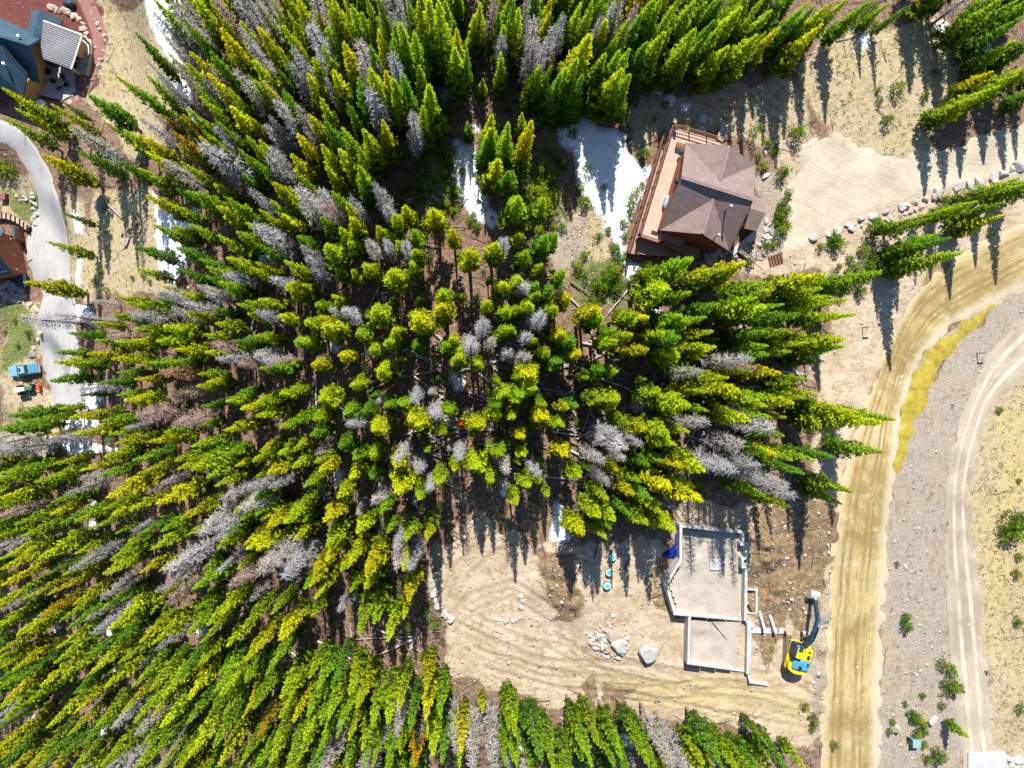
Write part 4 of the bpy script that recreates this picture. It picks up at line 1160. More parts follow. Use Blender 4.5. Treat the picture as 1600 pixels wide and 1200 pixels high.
# ------------------------------------------------------------------ excavator
def excavator():
    c = GV(1240, 1013)
    gz = gz_at(1240, 1010)
    c.z = gz
    root = thing('excavator', c, 'yellow excavator with dark blue boom working right of the foundation', 'excavator')
    WOFF[root] = Vector((0, 0, 0))
    # tracks, along image vertical
    R0 = Matrix.Rotation(math.radians(-2), 3, 'Z')
    def T(p_): return R0 @ Vector(p_)
    for sx in (-1.02, 1.02):
        prof = []
        for i in range(9):
            an = math.pi / 2 + math.pi * i / 8; prof.append((-1.85 + .42 * math.cos(an), .44 + .42 * math.sin(an)))
        for i in range(9):
            an = -math.pi / 2 + math.pi * i / 8; prof.append((1.85 + .42 * math.cos(an), .44 + .42 * math.sin(an)))
        n = len(prof); vs_ = [T((sx + w, y, z)) for w in (-.31, .31) for (y, z) in prof]
        m = MB(); m.add(vs_, [tuple(range(n)), tuple(range(2 * n - 1, n - 1, -1))] + [(i, (i + 1) % n, n + (i + 1) % n, n + i) for i in range(n)])
        tr = m.build('track', M['track'], root)
        m = MB()
        for i in range(22):
            y = -1.85 + i * 3.7 / 21
            for z in (.885, .01): m.box(T((sx, y, z)), (.64, .06, .05), R0)
        m.build('grouser', M['rubber'], tr)
        for y in (-1.85, 1.85):
            m = MB(); m.tube(T((sx - .33, y, .44)), T((sx + .33, y, .44)), .26, n=12); m.build('sprocket', M['black'], tr)
    m = MB(); m.box(T((0, 0, .6)), (1.5, 1.9, .5), R0); m.tube((0, 0, .8), (0, 0, 1.05), .75, n=18); m.build('undercarriage', M['black'], root)
    # upper structure
    A = math.radians(-15.2); R1 = Matrix.Rotation(A, 3, 'Z')
    def U(p_): return R1 @ Vector(p_)
    m = MB(); m.bbox(U((0, -.35, 1.22)), (2.5, 3.4, .36), .12, R1); m.build('turntable_deck', M['yellow'], root)
    # counterweight with rounded back
    pts = []
    for i in range(9):
        an = math.pi + math.pi * i / 8; pts.append(U((1.26 * math.cos(an), -1.55 + .75 * math.sin(an), 0)))
    pts = pts + [U((1.26, -1.1, 0)), U((-1.26, -1.1, 0))]
    m = MB(); m.prism(pts, 1.05, 2.05); m.build('counterweight', M['yellow'], root)
    m = MB(); m.bbox(U((0.12, -1.15, 2.1)), (2.0, 1.15, .55), .14, R1); hd = m.build('engine_hood', M['blue_cover'], root)
    m = MB(); m.box(U((.0, -1.42, 2.385)), (.45, .4, .03), R1); m.build('hood_grille', M['black'], hd)
    m = MB(); m.box(U((.12, -1.15, 2.386)), (.03, 1.0, .03), R1); m.build('hood_seam', M['navy_paint'], hd)
    m = MB(); m.tube(U((.75, -.75, 2.2)), U((.75, -.75, 2.8)), .07, n=10); m.build('exhaust', M['black'], root)
    m = MB(); m.bbox(U((.75, .15, 1.75)), (.9, 1.5, .8), .1, R1); sb = m.build('side_tank', M['yellow'], root)
    m = MB(); m.box(U((.8, -.1, 2.165)), (.36, .5, .03), R1); m.build('tank_hatch', M['black'], sb)
    m = MB(); m.tube(U((.75, .55, 2.15)), U((.75, .55, 2.25)), .12, n=10); m.build('filler_cap', M['black'], sb)
    m = MB(); m.bbox(U((-.35, -.42, 1.75)), (1.5, .35, .75), .08, R1); m.build('valve_box', M['black'], root)
    m = MB(); m.bbox(U((.12, -.2, 1.85)), (.5, .8, .6), .06, R1); m.build('walkway_box', M['yellow'], root)
    # cab
    m = MB(); m.bbox(U((-.75, .45, 2.0)), (.98, 1.65, 1.7), .14, R1); cb = m.build('cab', M['navy_paint'], root)
    m = MB(); m.bbox(U((-.72, .35, 2.87)), (.78, 1.2, .08), .04, R1); m.build('cab_roof', M['yellow'], cb)
    m = MB(); m.box(U((-.75, .75, 2.92)), (.5, .45, .03), R1); m.build('roof_hatch', M['glass'], cb)
    m = MB(); m.box(U((-.75, 1.28, 2.2)), (.8, .03, 1.1), R1); m.build('windscreen', M['glass'], cb)
    m = MB(); m.box(U((-1.25, .45, 2.25)), (.03, 1.3, .9), R1); m.build('side_window', M['glass'], cb)
    # handrail and mirror
    m = MB(); m.tube(U((1.15, .8, 2.1)), U((1.15, .8, 2.7)), .03, n=6); m.tube(U((1.15, .8, 2.7)), U((1.15, -.4, 2.7)), .03, n=6); m.tube(U((1.15, -.4, 2.7)), U((1.15, -.4, 2.1)), .03, n=6); m.build('handrail', M['yellow'], root)
    # boom: from foot, elbow, down to bucket; in the plane of the upper structure
    bx = .12
    def beam(path, w, name, mat, widths):
        vs_, fs = [], []
        for i, (y, z) in enumerate(path):
            j0, j1 = max(0, i - 1), min(len(path) - 1, i + 1)
            dy, dz = path[j1][0] - path[j0][0], path[j1][1] - path[j0][1]; L = math.hypot(dy, dz)
            ny, nz = -dz / L, dy / L; h = widths[i] / 2
            for (sx, sh) in ((-1, -1), (1, -1), (1, 1), (-1, 1)):
                vs_.append(U((bx + sx * w / 2, y + ny * h * sh, z + nz * h * sh)))
        for i in range(len(path) - 1):
            for k in range(4):
                fs.append((i * 4 + k, i * 4 + (k + 1) % 4, i * 4 + 4 + (k + 1) % 4, i * 4 + 4 + k))
        fs += [(3, 2, 1, 0), tuple(len(vs_) - 4 + k for k in range(4))]
        m = MB(); m.add(vs_, fs); return m.build(name, mat, root)
    bm_ = beam([(.95, 1.5), (1.6, 2.3), (2.4, 2.85), (3.4, 3.15), (4.6, 3.1)], .46, 'boom', M['navy_paint'], [.45, .62, .66, .55, .36])
    beam([(4.35, 3.35), (4.7, 3.05), (5.6, 2.3), (6.7, 1.25)], .34, 'dipper_arm', M['navy_paint'], [.3, .55, .45, .26])
    for sx in (-.33, .33):
        m = MB(); m.tube(U((bx + sx, 1.35, 1.3)), U((bx + sx, 2.2, 2.2)), .09, n=8); cy = m.build('boom_cylinder', M['black'], root)
        m = MB(); m.tube(U((bx + sx, 2.2, 2.2)), U((bx + sx, 2.75, 2.8)), .05, n=8); m.build('piston_rod', M['steel_worn'], cy)
    m = MB(); m.tube(U((bx, 2.9, 3.5)), U((bx, 4.0, 3.55)), .09, n=8); cy = m.build('arm_cylinder', M['black'], root)
    m = MB(); m.tube(U((bx, 4.0, 3.55)), U((bx, 4.45, 3.45)), .05, n=8); m.build('piston_rod', M['steel_worn'], cy)
    m = MB(); m.tube(U((bx, 5.1, 3.0)), U((bx, 6.2, 2.0)), .08, n=8); m.tube(U((bx - .2, 6.3, 1.75)), U((bx + .2, 6.3, 1.75)), .1, n=8); m.build('bucket_cylinder', M['black'], root)
    m = MB(); m.tube(U((bx - .3, 6.7, 1.25)), U((bx + .3, 6.7, 1.25)), .14, n=10); m.box(U((bx, 6.55, 1.5)), (.3, .5, .16), R1); m.build('bucket_link', M['steel_worn'], root)
    # bucket: curved shell with side plates and teeth
    prof = []
    for i in range(9):
        an = math.radians(35 + 190 * i / 8); prof.append((7.0 + .62 * math.cos(an), .75 + .62 * math.sin(an)))
    vs_ = [U((bx + sx * .58, y, z)) for sx in (-1, 1) for (y, z) in prof]
    n = len(prof); m = MB(); m.add(vs_, [(i, i + 1, n + i + 1, n + i) for i in range(n - 1)] + [tuple(range(n)), tuple(range(2 * n - 1, n - 1, -1))])
    bk = m.build('bucket', M['steel_worn'], root)
    for i in range(5):
        x = bx - .5 + i * .25; y, z = prof[0]; m = MB(); m.box(U((x, y + .08, z + .08)), (.1, .25, .07), R1 @ Matrix.Rotation(.7, 3, 'X')); m.build('tooth', M['steel_worn'], bk)
    for o in root.children_recursive:
        pass
excavator()

# ------------------------------------------------------------------ pickup truck
def loft(secs):
    """closed loft through cross sections (lists of equal length)"""
    n = len(secs[0]); vs_ = [p for s_ in secs for p in s_]; fs = []
    for i in range(len(secs) - 1):
        for k in range(n):
            fs.append((i * n + k, i * n + (k + 1) % n, (i + 1) * n + (k + 1) % n, (i + 1) * n + k))
    fs += [tuple(range(n - 1, -1, -1)), tuple((len(secs) - 1) * n + k for k in range(n))]
    return vs_, fs

def pickup():
    c = GV(42, 578); c.z += .02
    root = thing('pickup_truck', c, 'teal blue pickup truck with covered bed parked beside the gravel driveway', 'truck', rz=math.radians(180 + 9))
    root.scale = (.84, .84, .84)
    WOFF[root] = Vector((0, 0, 0))
    # local: +x is the nose
    def sec(x, hw, z0, z1, r=.12, top=None):
        tw = hw if top is None else top
        return [Vector((x, y, z)) for (y, z) in ((-hw + r, z0), (hw - r, z0), (hw, z0 + r), (hw, (z0 + z1) / 2), (tw, z1 - r), (tw - r, z1), (-tw + r, z1), (-tw, z1 - r), (-hw, (z0 + z1) / 2), (-hw, z0 + r))]
    m = MB(); m.add(*loft([sec(2.62, .78, .5, .88), sec(2.5, .9, .42, 1.0), sec(2.0, .97, .38, 1.10), sec(1.1, .99, .36, 1.16), sec(.6, .99, .36, 1.2), sec(-.9, .99, .36, 1.2), sec(-2.5, .97, .42, 1.2), sec(-2.62, .93, .5, 1.15)]))
    body = m.build('body', M['teal_car'], root)
    m = MB(); m.add(*loft([sec(1.12, .90, 1.12, 1.2, .03, .86), sec(.45, .92, 1.12, 1.78, .06, .70), sec(-.55, .92, 1.12, 1.80, .06, .70), sec(-.92, .90, 1.12, 1.24, .03, .80)]))
    cab_ = m.build('cab', M['glass'], root)
    m = MB(); m.bbox((-.06, 0, 1.81), (1.12, 1.38, .08), .05); m.build('cab_roof', M['teal_car'], cab_)
    m = MB(); m.box((.22, 0, 1.86), (.36, .75, .02)); m.build('sunroof', M['glass'], cab_)
    for sy in (-1, 1):
        for (xa, za, xb, zb) in ((1.08, 1.2, .46, 1.80), (.0, 1.18, -.05, 1.8), (-.9, 1.24, -.57, 1.80)):
            m = MB(); m.bar((xa, sy * .88, za), (xb, sy * .70, zb), .07, .05); m.build('pillar', M['teal_car'], cab_)
    for i in range(3):
        m = MB(); m.bbox((-1.25 - i * .52, 0, 1.225), (.50, 1.66, .09), .03); m.build('bed_cover', M['teal_cover'], root)
    m = MB(); m.box((-2.66, 0, .62), (.16, 1.75, .2)); m.build('rear_bumper', M['steel_worn'], root)
    m = MB(); m.box((2.64, 0, .58), (.16, 1.7, .2)); m.build('front_bumper', M['steel_worn'], root)
    for sy in (-1, 1):
        m = MB(); m.box((2.56, sy * .7, .85), (.12, .3, .16)); m.build('headlight', M['trim_white'], root)
        m = MB(); m.box((-2.6, sy * .85, .95), (.08, .14, .3)); m.build('tail_light', M['orange_paint'], root)
        m = MB(); m.bbox((.95, sy * 1.1, 1.3), (.14, .24, .18), .03); m.build('mirror', M['teal_car'], root)
        for x in (1.65, -1.6):
            m = MB(); m.tube((x, sy * .72, .38), (x, sy * 1.0, .38), .38, n=18); w_ = m.build('wheel', M['rubber'], root)
            m = MB(); m.tube((x, sy * .99, .38), (x, sy * 1.01, .38), .22, n=14); m.build('rim', M['steel_worn'], w_)
pickup()

def tractor():
    c = GV(44, 608); c.z += .02
    root = thing('compact_tractor', c, 'small green tractor with white top and orange plough blade below the pickup', 'tractor', rz=math.radians(9))
    root.scale = (.84, .84, .84)
    WOFF[root] = Vector((0, 0, 0))
    # +x faces the blade
    m = MB(); m.bbox((-.1, 0, .75), (2.7, .95, .45), .1); m.build('chassis', M['green_paint'], root)
    m = MB(); m.bbox((.75, 0, 1.1), (1.2, .75, .5), .14); hd = m.build('hood', M['green_paint'], root)
    m = MB(); m.box((1.37, 0, 1.0), (.04, .5, .4)); m.build('grille', M['black'], hd)
    m = MB()
    for k, (x0, x1, w) in enumerate(((-1.3, -.3, .85), (-.3, .5, .7))):
        m.bbox(((x0 + x1) / 2, 0, 1.98), (x1 - x0, w, .09), .04)
    m.build('canopy', M['trim_white'], root)
    for x in (-1.2, .3):
        for y in (-.42, .42):
            m = MB(); m.tube((x, y, .95), (x, y, 1.95), .035, n=6); m.build('canopy_post', M['black'], root)
    m = MB(); m.bbox((-.6, 0, 1.08), (.5, .55, .12), .05); m.bbox((-.86, 0, 1.35), (.12, .55, .5), .05); m.build('seat', M['black'], root)
    m = MB(); m.tube((-.05, 0, 1.1), (-.15, 0, 1.42), .03, n=6); m.tube((-.16, 0, 1.42), (-.17, 0, 1.46), .2, n=14); m.build('steering_wheel', M['black'], root)
    for (x, r, w) in ((-1.0, .58, .34), (1.05, .4, .26)):
        for sy in (-1, 1):
            y0 = sy * .55; m = MB(); m.tube((x, y0, r), (x, y0 + sy * w, r), r, n=18); wl = m.build('wheel', M['rubber'], root)
            m = MB(); m.tube((x, y0 + sy * (w - .02), r), (x, y0 + sy * (w + .02), r), r * .5, n=14); m.build('rim', M['steel_worn'], wl)
    for sy in (-.4, .4):
        m = MB(); m.bar((1.0, sy, .8), (2.1, sy, .45), .1, .12); m.build('loader_arm', M['black'], root)
    vs_, n = [], 7
    for sy in (-.85, .85):
        for i in range(n):
            an = math.radians(110 + 140 * i / (n - 1)); vs_.append((2.55 + .42 * math.cos(an), sy, .42 + .42 * math.sin(an)))
    m = MB(); m.shell(vs_, [(i, i + 1, n + i + 1, n + i) for i in range(n - 1)], (.09, 0, .02)); bl = m.build('blade', M['orange_paint'], root)
    m = MB(); m.box((2.52, 0, .05), (.12, 1.72, .1)); m.build('cutting_edge', M['black'], bl)
    m = MB(); m.box((2.12, 0, .5), (.25, 1.2, .12)); m.build('blade_frame', M['orange_paint'], bl)
tractor()

# ------------------------------------------------------------------ small things
def riser(u, v, which):
    c = GV(u, v); t_ = thing('septic_riser', c, '%s of three teal lidded septic risers on the building site' % which, 'riser', 'septic risers')
    m = MB(); m.tube(c - Vector((0, 0, .3)), c + Vector((0, 0, .5)), .38, .38, n=20); m.build('pipe', M['black'], t_)
    m = MB(); m.tube(c + Vector((0, 0, .5)), c + Vector((0, 0, .58)), .46, .44, n=22); ld = m.build('lid', M['pale_lid'], t_)
    m = MB(); m.tube(c + Vector((0, 0, .58)), c + Vector((0, 0, .66)), .27, .2, n=16); m.build('lid_centre', M['teal_lid'], ld)
    for i in range(6):
        an = i * 1.047; m = MB(); m.bar(c + Vector((.25 * math.cos(an), .25 * math.sin(an), .6)), c + Vector((.42 * math.cos(an), .42 * math.sin(an), .59)), .05, .05); m.build('lid_rib', M['teal_lid'], ld)
riser(956, 868.5, 'topmost'); riser(951, 892.5, 'middle one'); riser(947.5, 913, 'lowest')
for k, (u, v, L, an, lab) in enumerate(((980, 881, 1.6, 1.1, 'short dark pipe lying right of the septic risers'), (902, 893, 2.2, 1.15, 'dark stick lying left of the septic risers'), (931, 860, 2.0, 1.35, 'thin dark pole in the shade above the septic risers'))):
    c = GV(u, v, .06); d = Vector((math.cos(an), math.sin(an), 0)) * L / 2; m = MB(); m.tube(c - d, c + d, .07, .05, n=8); m.tube(c - d, c - d * .9, .09, n=8)
    tag(m.build('loose_pole', M['black']), lab, 'pole')
# blue tarp crumpled against the foundation
t_pl = [(1056, 830), (1060, 838), (1059, 855), (1060, 872), (1050, 874), (1034, 871), (1035, 864), (1046, 858), (1054, 850), (1053, 838)]
sheet('blue_tarp', t_pl, M['tarp'], 'crumpled dark blue tarp against the left foundation wall', lift=.35, res=.14, rag=.12, seed=77, kind=None, cat='tarp', thick=1.6, lump=.55)

# utility box, marker, signs
c = GV(1425, 1156); t_ = thing('utility_cabinet', c, 'green utility cabinet on the slope between the two roads', 'cabinet')
m = MB(); m.bbox(c + Vector((0, 0, .35)), (.95, .9, 1.0), .06); m.build('body', M['util_green'], t_)
m = MB(); m.bbox(c + Vector((.02, -.02, .9)), (1.02, .98, .12), .05); m.build('lid', worn('utility_lid', (.22, .36, .34), .6), t_)
m = MB(); m.box(c + Vector((-.62, .25, .2)), (.18, .4, .8)); m.build('side_panel', M['black'], t_)
c = GV(1398, 1139); t_ = thing('marker_pyramid', c, 'small grey pyramid marker with orange base near the yellow road', 'marker')
m = MB(); m.add([c + Vector(p_) for p_ in ((-.45, -.4, 0), (.5, -.3, 0), (.4, .6, 0), (-.2, .6, 0), (.1, .2, 1.2))], [(3, 2, 1, 0), (0, 1, 4), (1, 2, 4), (2, 3, 4), (3, 0, 4)]); m.build('cone', M['steel_worn'], t_)
m = MB(); m.bar(c + Vector((-.55, -.5, .06)), c + Vector((.55, -.38, .06)), .14, .12); m.build('base_board', M['wood_tan'], t_)
def post_sign(u, v, lab, tilt, arm):
    c = GV(u, v); t_ = thing('sign_post', c, lab, 'sign', 'roadside posts')
    m = MB(); m.tube(c - Vector((0, 0, .3)), c + Vector((tilt, 0, 1.5)), .05, n=8); m.build('post', M['rail'], t_)
    m = MB(); m.box(c + Vector((tilt + arm * .25, 0, 1.4)), (.7, .06, .22)); m.build('board', M['wood_grey'], t_)
post_sign(1347, 512, 'thin sign post left of the road bend, under the pines', .05, 1)
post_sign(1526, 552, 'small sign post between the road bend and the pale lane', .05, 1)
c = GV(1382, 424)
# fire ring clearing
c = GV(205, 363); t_ = thing('fire_ring', c, 'round dark fire ring of stones in the grass clearing', 'fire pit')
for i in range(12):
    an = i * .5236; m = MB(); m.bbox(c + Vector((.62 * math.cos(an), .62 * math.sin(an), .14)), (.34, .26, .34), .08, Matrix.Rotation(an + 1.57, 3, 'Z')); m.build('stone', M['rock_grey'], t_)
m = MB(); m.tube(c - Vector((0, 0, .2)), c + Vector((0, 0, .07)), .5, n=16); m.build('ash_bed', M['black'], t_)
for (u, v, w) in ((191, 366, 'left of'), (212.5, 352, 'above'), (218.5, 362, 'right of'), (196, 375, 'below')):
    c = GV(u, v); t_ = thing('stump_seat', c, 'cut stump seat just %s the fire ring' % w, 'stump', 'stump seats')
    m = MB(); m.tube(c - Vector((0, 0, .2)), c + Vector((0, 0, .42)), .24, .2, n=12); m.build('bark', M['bark'], t_); m = MB(); m.tube(c + Vector((0, 0, .42)), c + Vector((0, 0, .44)), .19, n=12); m.build('cut_face', M['wood_tan'], t_)
c = GV(200, 378); t_ = thing('log_bench', c, 'pale bench of two boards below the fire ring', 'bench')
for k in (-.18, .18):
    m = MB(); m.bar(c + Vector((-.4 + k, -.6, .42)), c + Vector((.1 + k, .6, .42)), .28, .07); m.build('board', M['wood_grey'], t_)
for s_ in (-.4, .4):
    m = MB(); m.box(c + Vector((s_ * .5 - .15, s_, .18)), (.5, .14, .4)); m.build('leg', M['wood_grey'], t_)

# ------------------------------------------------------------------ trees
def crown_mesh(name, kind, seed, mat):
    rg = np.random.default_rng(seed)
    h = {'pine': 13.0, 'spruce': 18.0, 'sapling': 3.0}[kind]
    R = {'pine': 1.04, 'spruce': 1.38, 'sapling': 1.15}[kind] * rg.uniform(.92, 1.08)
    t0 = {'pine': rg.uniform(.05, .16) if seed < 105 else rg.uniform(.2, .36), 'spruce': rg.uniform(.05, .12), 'sapling': .04}[kind]
    nb = {'pine': 86, 'spruce': 150, 'sapling': 46}[kind]
    V, TI = [], []
    lob = rg.uniform(0, 6.28, 4)
    for i in range(nb):
        t = (i + rg.uniform(0, 1)) / nb
        tr = t0 + (1 - t0) * t                       # relative height
        if kind == 'pine':
            pr = min(1.0, (1 - t) ** .85 * 1.15) * min(1.0, .55 + t * 2.2) + .05
        elif kind == 'spruce':
            pr = (1 - t) ** .88 * min(1.0, .75 + t * 2.0) + .03
        else:
            pr = (1 - t) ** .75 * min(1.0, .7 + t * 2) + .08
        a = i * 2.39996 + rg.normal(0, .35)
        L = R * pr * rg.uniform(.55, 1.22) * (1 + .16 * math.sin(2 * a + lob[0] + 5 * t) + .12 * math.sin(3 * a + lob[1] - 9 * t))
        z0 = tr * h
        slope = {'pine': .22, 'spruce': -.22, 'sapling': .1}[kind] + rg.normal(0, .12) + (.5 * t if kind != 'pine' else .3 * t)
        d = np.array([math.cos(a), math.sin(a), slope]); d /= np.linalg.norm(d)
        side = np.array([-math.sin(a), math.cos(a), 0])
        k = int({'pine': 5, 'spruce': 4, 'sapling': 4}[kind] + {'pine': 34, 'spruce': 29, 'sapling': 11}[kind] * min(1.3, L / R))
        s = np.sqrt(rg.uniform(.05, 1.0, k)); s[0] = 1.0
        lat = rg.normal(0, 1, k) * (.20 * L * (1.1 - .6 * s) + .05)
        base = d[None] * (L * s)[:, None] + side[None] * lat[:, None]
        base[:, 2] += z0 + rg.normal(0, .10, k) - (.10 * L * s ** 2 if kind == 'spruce' else 0)
        ang = rg.normal(0, .75, k) + np.sign(lat) * .5
        dr = d[None] * np.cos(ang)[:, None] + side[None] * np.sin(ang)[:, None]
        dr[:, 2] += rg.normal(.12, .28, k)
        dr /= np.linalg.norm(dr, axis=1)[:, None]
        nrm = np.stack([rg.normal(0, .5, k) + .3 * math.cos(a), rg.normal(0, .5, k) + .3 * math.sin(a), np.ones(k)], -1)
        w = np.cross(nrm, dr); w /= np.linalg.norm(w, axis=1)[:, None]
        sz = rg.uniform(.75, 1.25, k) * {'pine': .22, 'spruce': .25, 'sapling': .17}[kind] * (.7 + .5 * pr)
        wd_ = sz * rg.uniform(.32, .52, k)
        p0 = base - dr * (sz * .6)[:, None]; p1 = base + w * wd_[:, None] * .6 - dr * (sz * .05)[:, None]
        p2 = base + dr * sz[:, None] * .85; p3 = base - w * wd_[:, None] * .6 + dr * (sz * .1)[:, None]
        p1[:, 2] -= .06; p3[:, 2] -= .06
        V.append(np.stack([p0, p1, p2, p3], 1).reshape(-1, 3))
        tp = np.clip(-.05 + .78 * t + .52 * (s - .5) + rg.normal(0, .14, k), 0, 1)  # young growth, with sunlit tops and shaded lower, inner crown put into the colour
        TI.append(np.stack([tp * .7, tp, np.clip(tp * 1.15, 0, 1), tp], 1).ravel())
    # leader
    V = np.concatenate(V); TI = np.concatenate(TI)
    me = np_mesh(name, V, np.arange(len(V)).reshape(-1, 4), [mat], False, [('tip', 'FLOAT', TI)])
    return me, V, TI, h

def foliage_mat(name, per_object=True):
    t = NT(name)
    tip = t.attr('tip', 'Fac')
    if per_object:
        oi = t.n('ShaderNodeObjectInfo'); tint = oi.outputs['Color']; rnd = oi.outputs['Random']
    else:
        tint = t.attr('tint'); rnd = t.attr('rnd', 'Fac')
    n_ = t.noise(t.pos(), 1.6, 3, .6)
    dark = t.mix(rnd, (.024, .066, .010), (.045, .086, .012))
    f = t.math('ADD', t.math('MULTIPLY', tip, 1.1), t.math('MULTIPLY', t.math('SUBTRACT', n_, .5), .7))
    c = t.mix(t.ramp(f, [(.14, 0.0), (.80, 1.0)]), dark, tint)  # blends from the painted shade tone to the sunlit tint along tip
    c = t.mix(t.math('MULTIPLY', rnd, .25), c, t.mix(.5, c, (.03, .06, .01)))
    df = t.n('ShaderNodeBsdfDiffuse'); t.l(c, df.inputs[0])
    tr = t.n('ShaderNodeBsdfTranslucent'); t.l(t.mix(.35, c, (.30, .38, .015)), tr.inputs[0])
    mx = t.n('ShaderNodeMixShader'); mx.inputs[0].default_value = .36
    t.l(df.outputs[0], mx.inputs[1]); t.l(tr.outputs[0], mx.inputs[2]); t.l(mx.outputs[0], t.out.inputs[0])
    return t.m
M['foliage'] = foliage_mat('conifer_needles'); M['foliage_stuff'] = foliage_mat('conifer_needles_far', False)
t = NT('dead_twigs')
oi = t.n('ShaderNodeObjectInfo'); n_ = t.noise(t.pos(), 2.2, 3, .6)
M['deadwood'] = t.pbr(t.mix(t.math('MULTIPLY', n_, .8), oi.outputs['Color'], t.mix(.6, oi.outputs['Color'], (.14, .12, .12))), .9, 0, None, spec=.1)

def trunk_mesh(name, h, r, mat, lean=0.0, seed=0, n=7, top=.97):
    rg = np.random.default_rng(seed); V = []; segs = 5
    for i in range(segs + 1):
        q = i / segs; rr = r * (1 - q) ** .8 + .015
        if i == 0: rr = r * 1.25
        ox, oy = rg.normal(0, .05 * q, 2) * h / 13
        for k in range(n):
            an = 2 * math.pi * k / n; V.append((ox + rr * math.cos(an), oy + rr * math.sin(an), -.5 + q * (h * top + .5)))
    Q = [(i * n + k, i * n + (k + 1) % n, (i + 1) * n + (k + 1) % n, (i + 1) * n + k) for i in range(segs) for k in range(n)]
    return np_mesh(name, V, Q, [mat], True), np.array(V), np.array(Q)

def dead_mesh(name, seed, mat):
    rg = np.random.default_rng(seed); h = 13.0; R = 1.12; V = []
    for i in range(120):
        t = (i + rg.uniform()) / 120; tr = .18 + .82 * t
        L = R * ((1 - t) ** .7 * min(1, .6 + 1.6 * t) + .08) * rg.uniform(.55, 1.15); a = i * 2.4 + rg.normal(0, .4)
        sl = rg.normal(-.12, .28); d = np.array([math.cos(a), math.sin(a), sl]); sd = np.array([-math.sin(a), math.cos(a), 0])
        z = tr * h
        def blade(p, q, w):
            dv = q - p; wv = np.cross(dv, rg.normal(0, 1, 3)); wv *= w / (np.linalg.norm(wv) + 1e-9)
            V.extend([p - wv, p + wv, q + wv * .4, q - wv * .4])
        o = np.array([0, 0, z]); e = o + d * L; blade(o, e, .028)
        for k in range(int(3 + 8 * L / R)):
            s = rg.uniform(.2, 1.0); p = o + d * L * s
            dr = d * .6 + sd * rg.choice([-1, 1]) * rg.uniform(.4, 1.1) + np.array([0, 0, rg.normal(-.1, .35)])
            blade(p, p + dr * rg.uniform(.22, .55) * (1.15 - .5 * s), .020)
    V = np.array(V)
    return np_mesh(name, V, np.arange(len(V)).reshape(-1, 4), [mat])

M['snag'] = worn('snag_bark', (.15, .14, .14), .95, sc=4, var=.4)
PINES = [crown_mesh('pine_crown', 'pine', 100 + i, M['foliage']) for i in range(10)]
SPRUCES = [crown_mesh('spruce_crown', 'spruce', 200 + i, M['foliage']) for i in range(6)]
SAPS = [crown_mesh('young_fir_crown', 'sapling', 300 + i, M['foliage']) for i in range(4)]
DEADS = [dead_mesh('dead_branches', 400 + i, M['deadwood']) for i in range(5)]
T_P = [trunk_mesh('pine_trunk', 13.0, .17, M['bark_pink'], seed=i) for i in range(3)]
T_S = [trunk_mesh('spruce_trunk', 18.0, .24, M['bark'], seed=i + 5) for i in range(2)]
T_Y = [trunk_mesh('young_fir_trunk', 3.0, .05, M['bark'], seed=9)]
T_D = [trunk_mesh('dead_trunk', 13.0, .14, M['snag'], seed=20 + i, top=1.02) for i in range(3)]

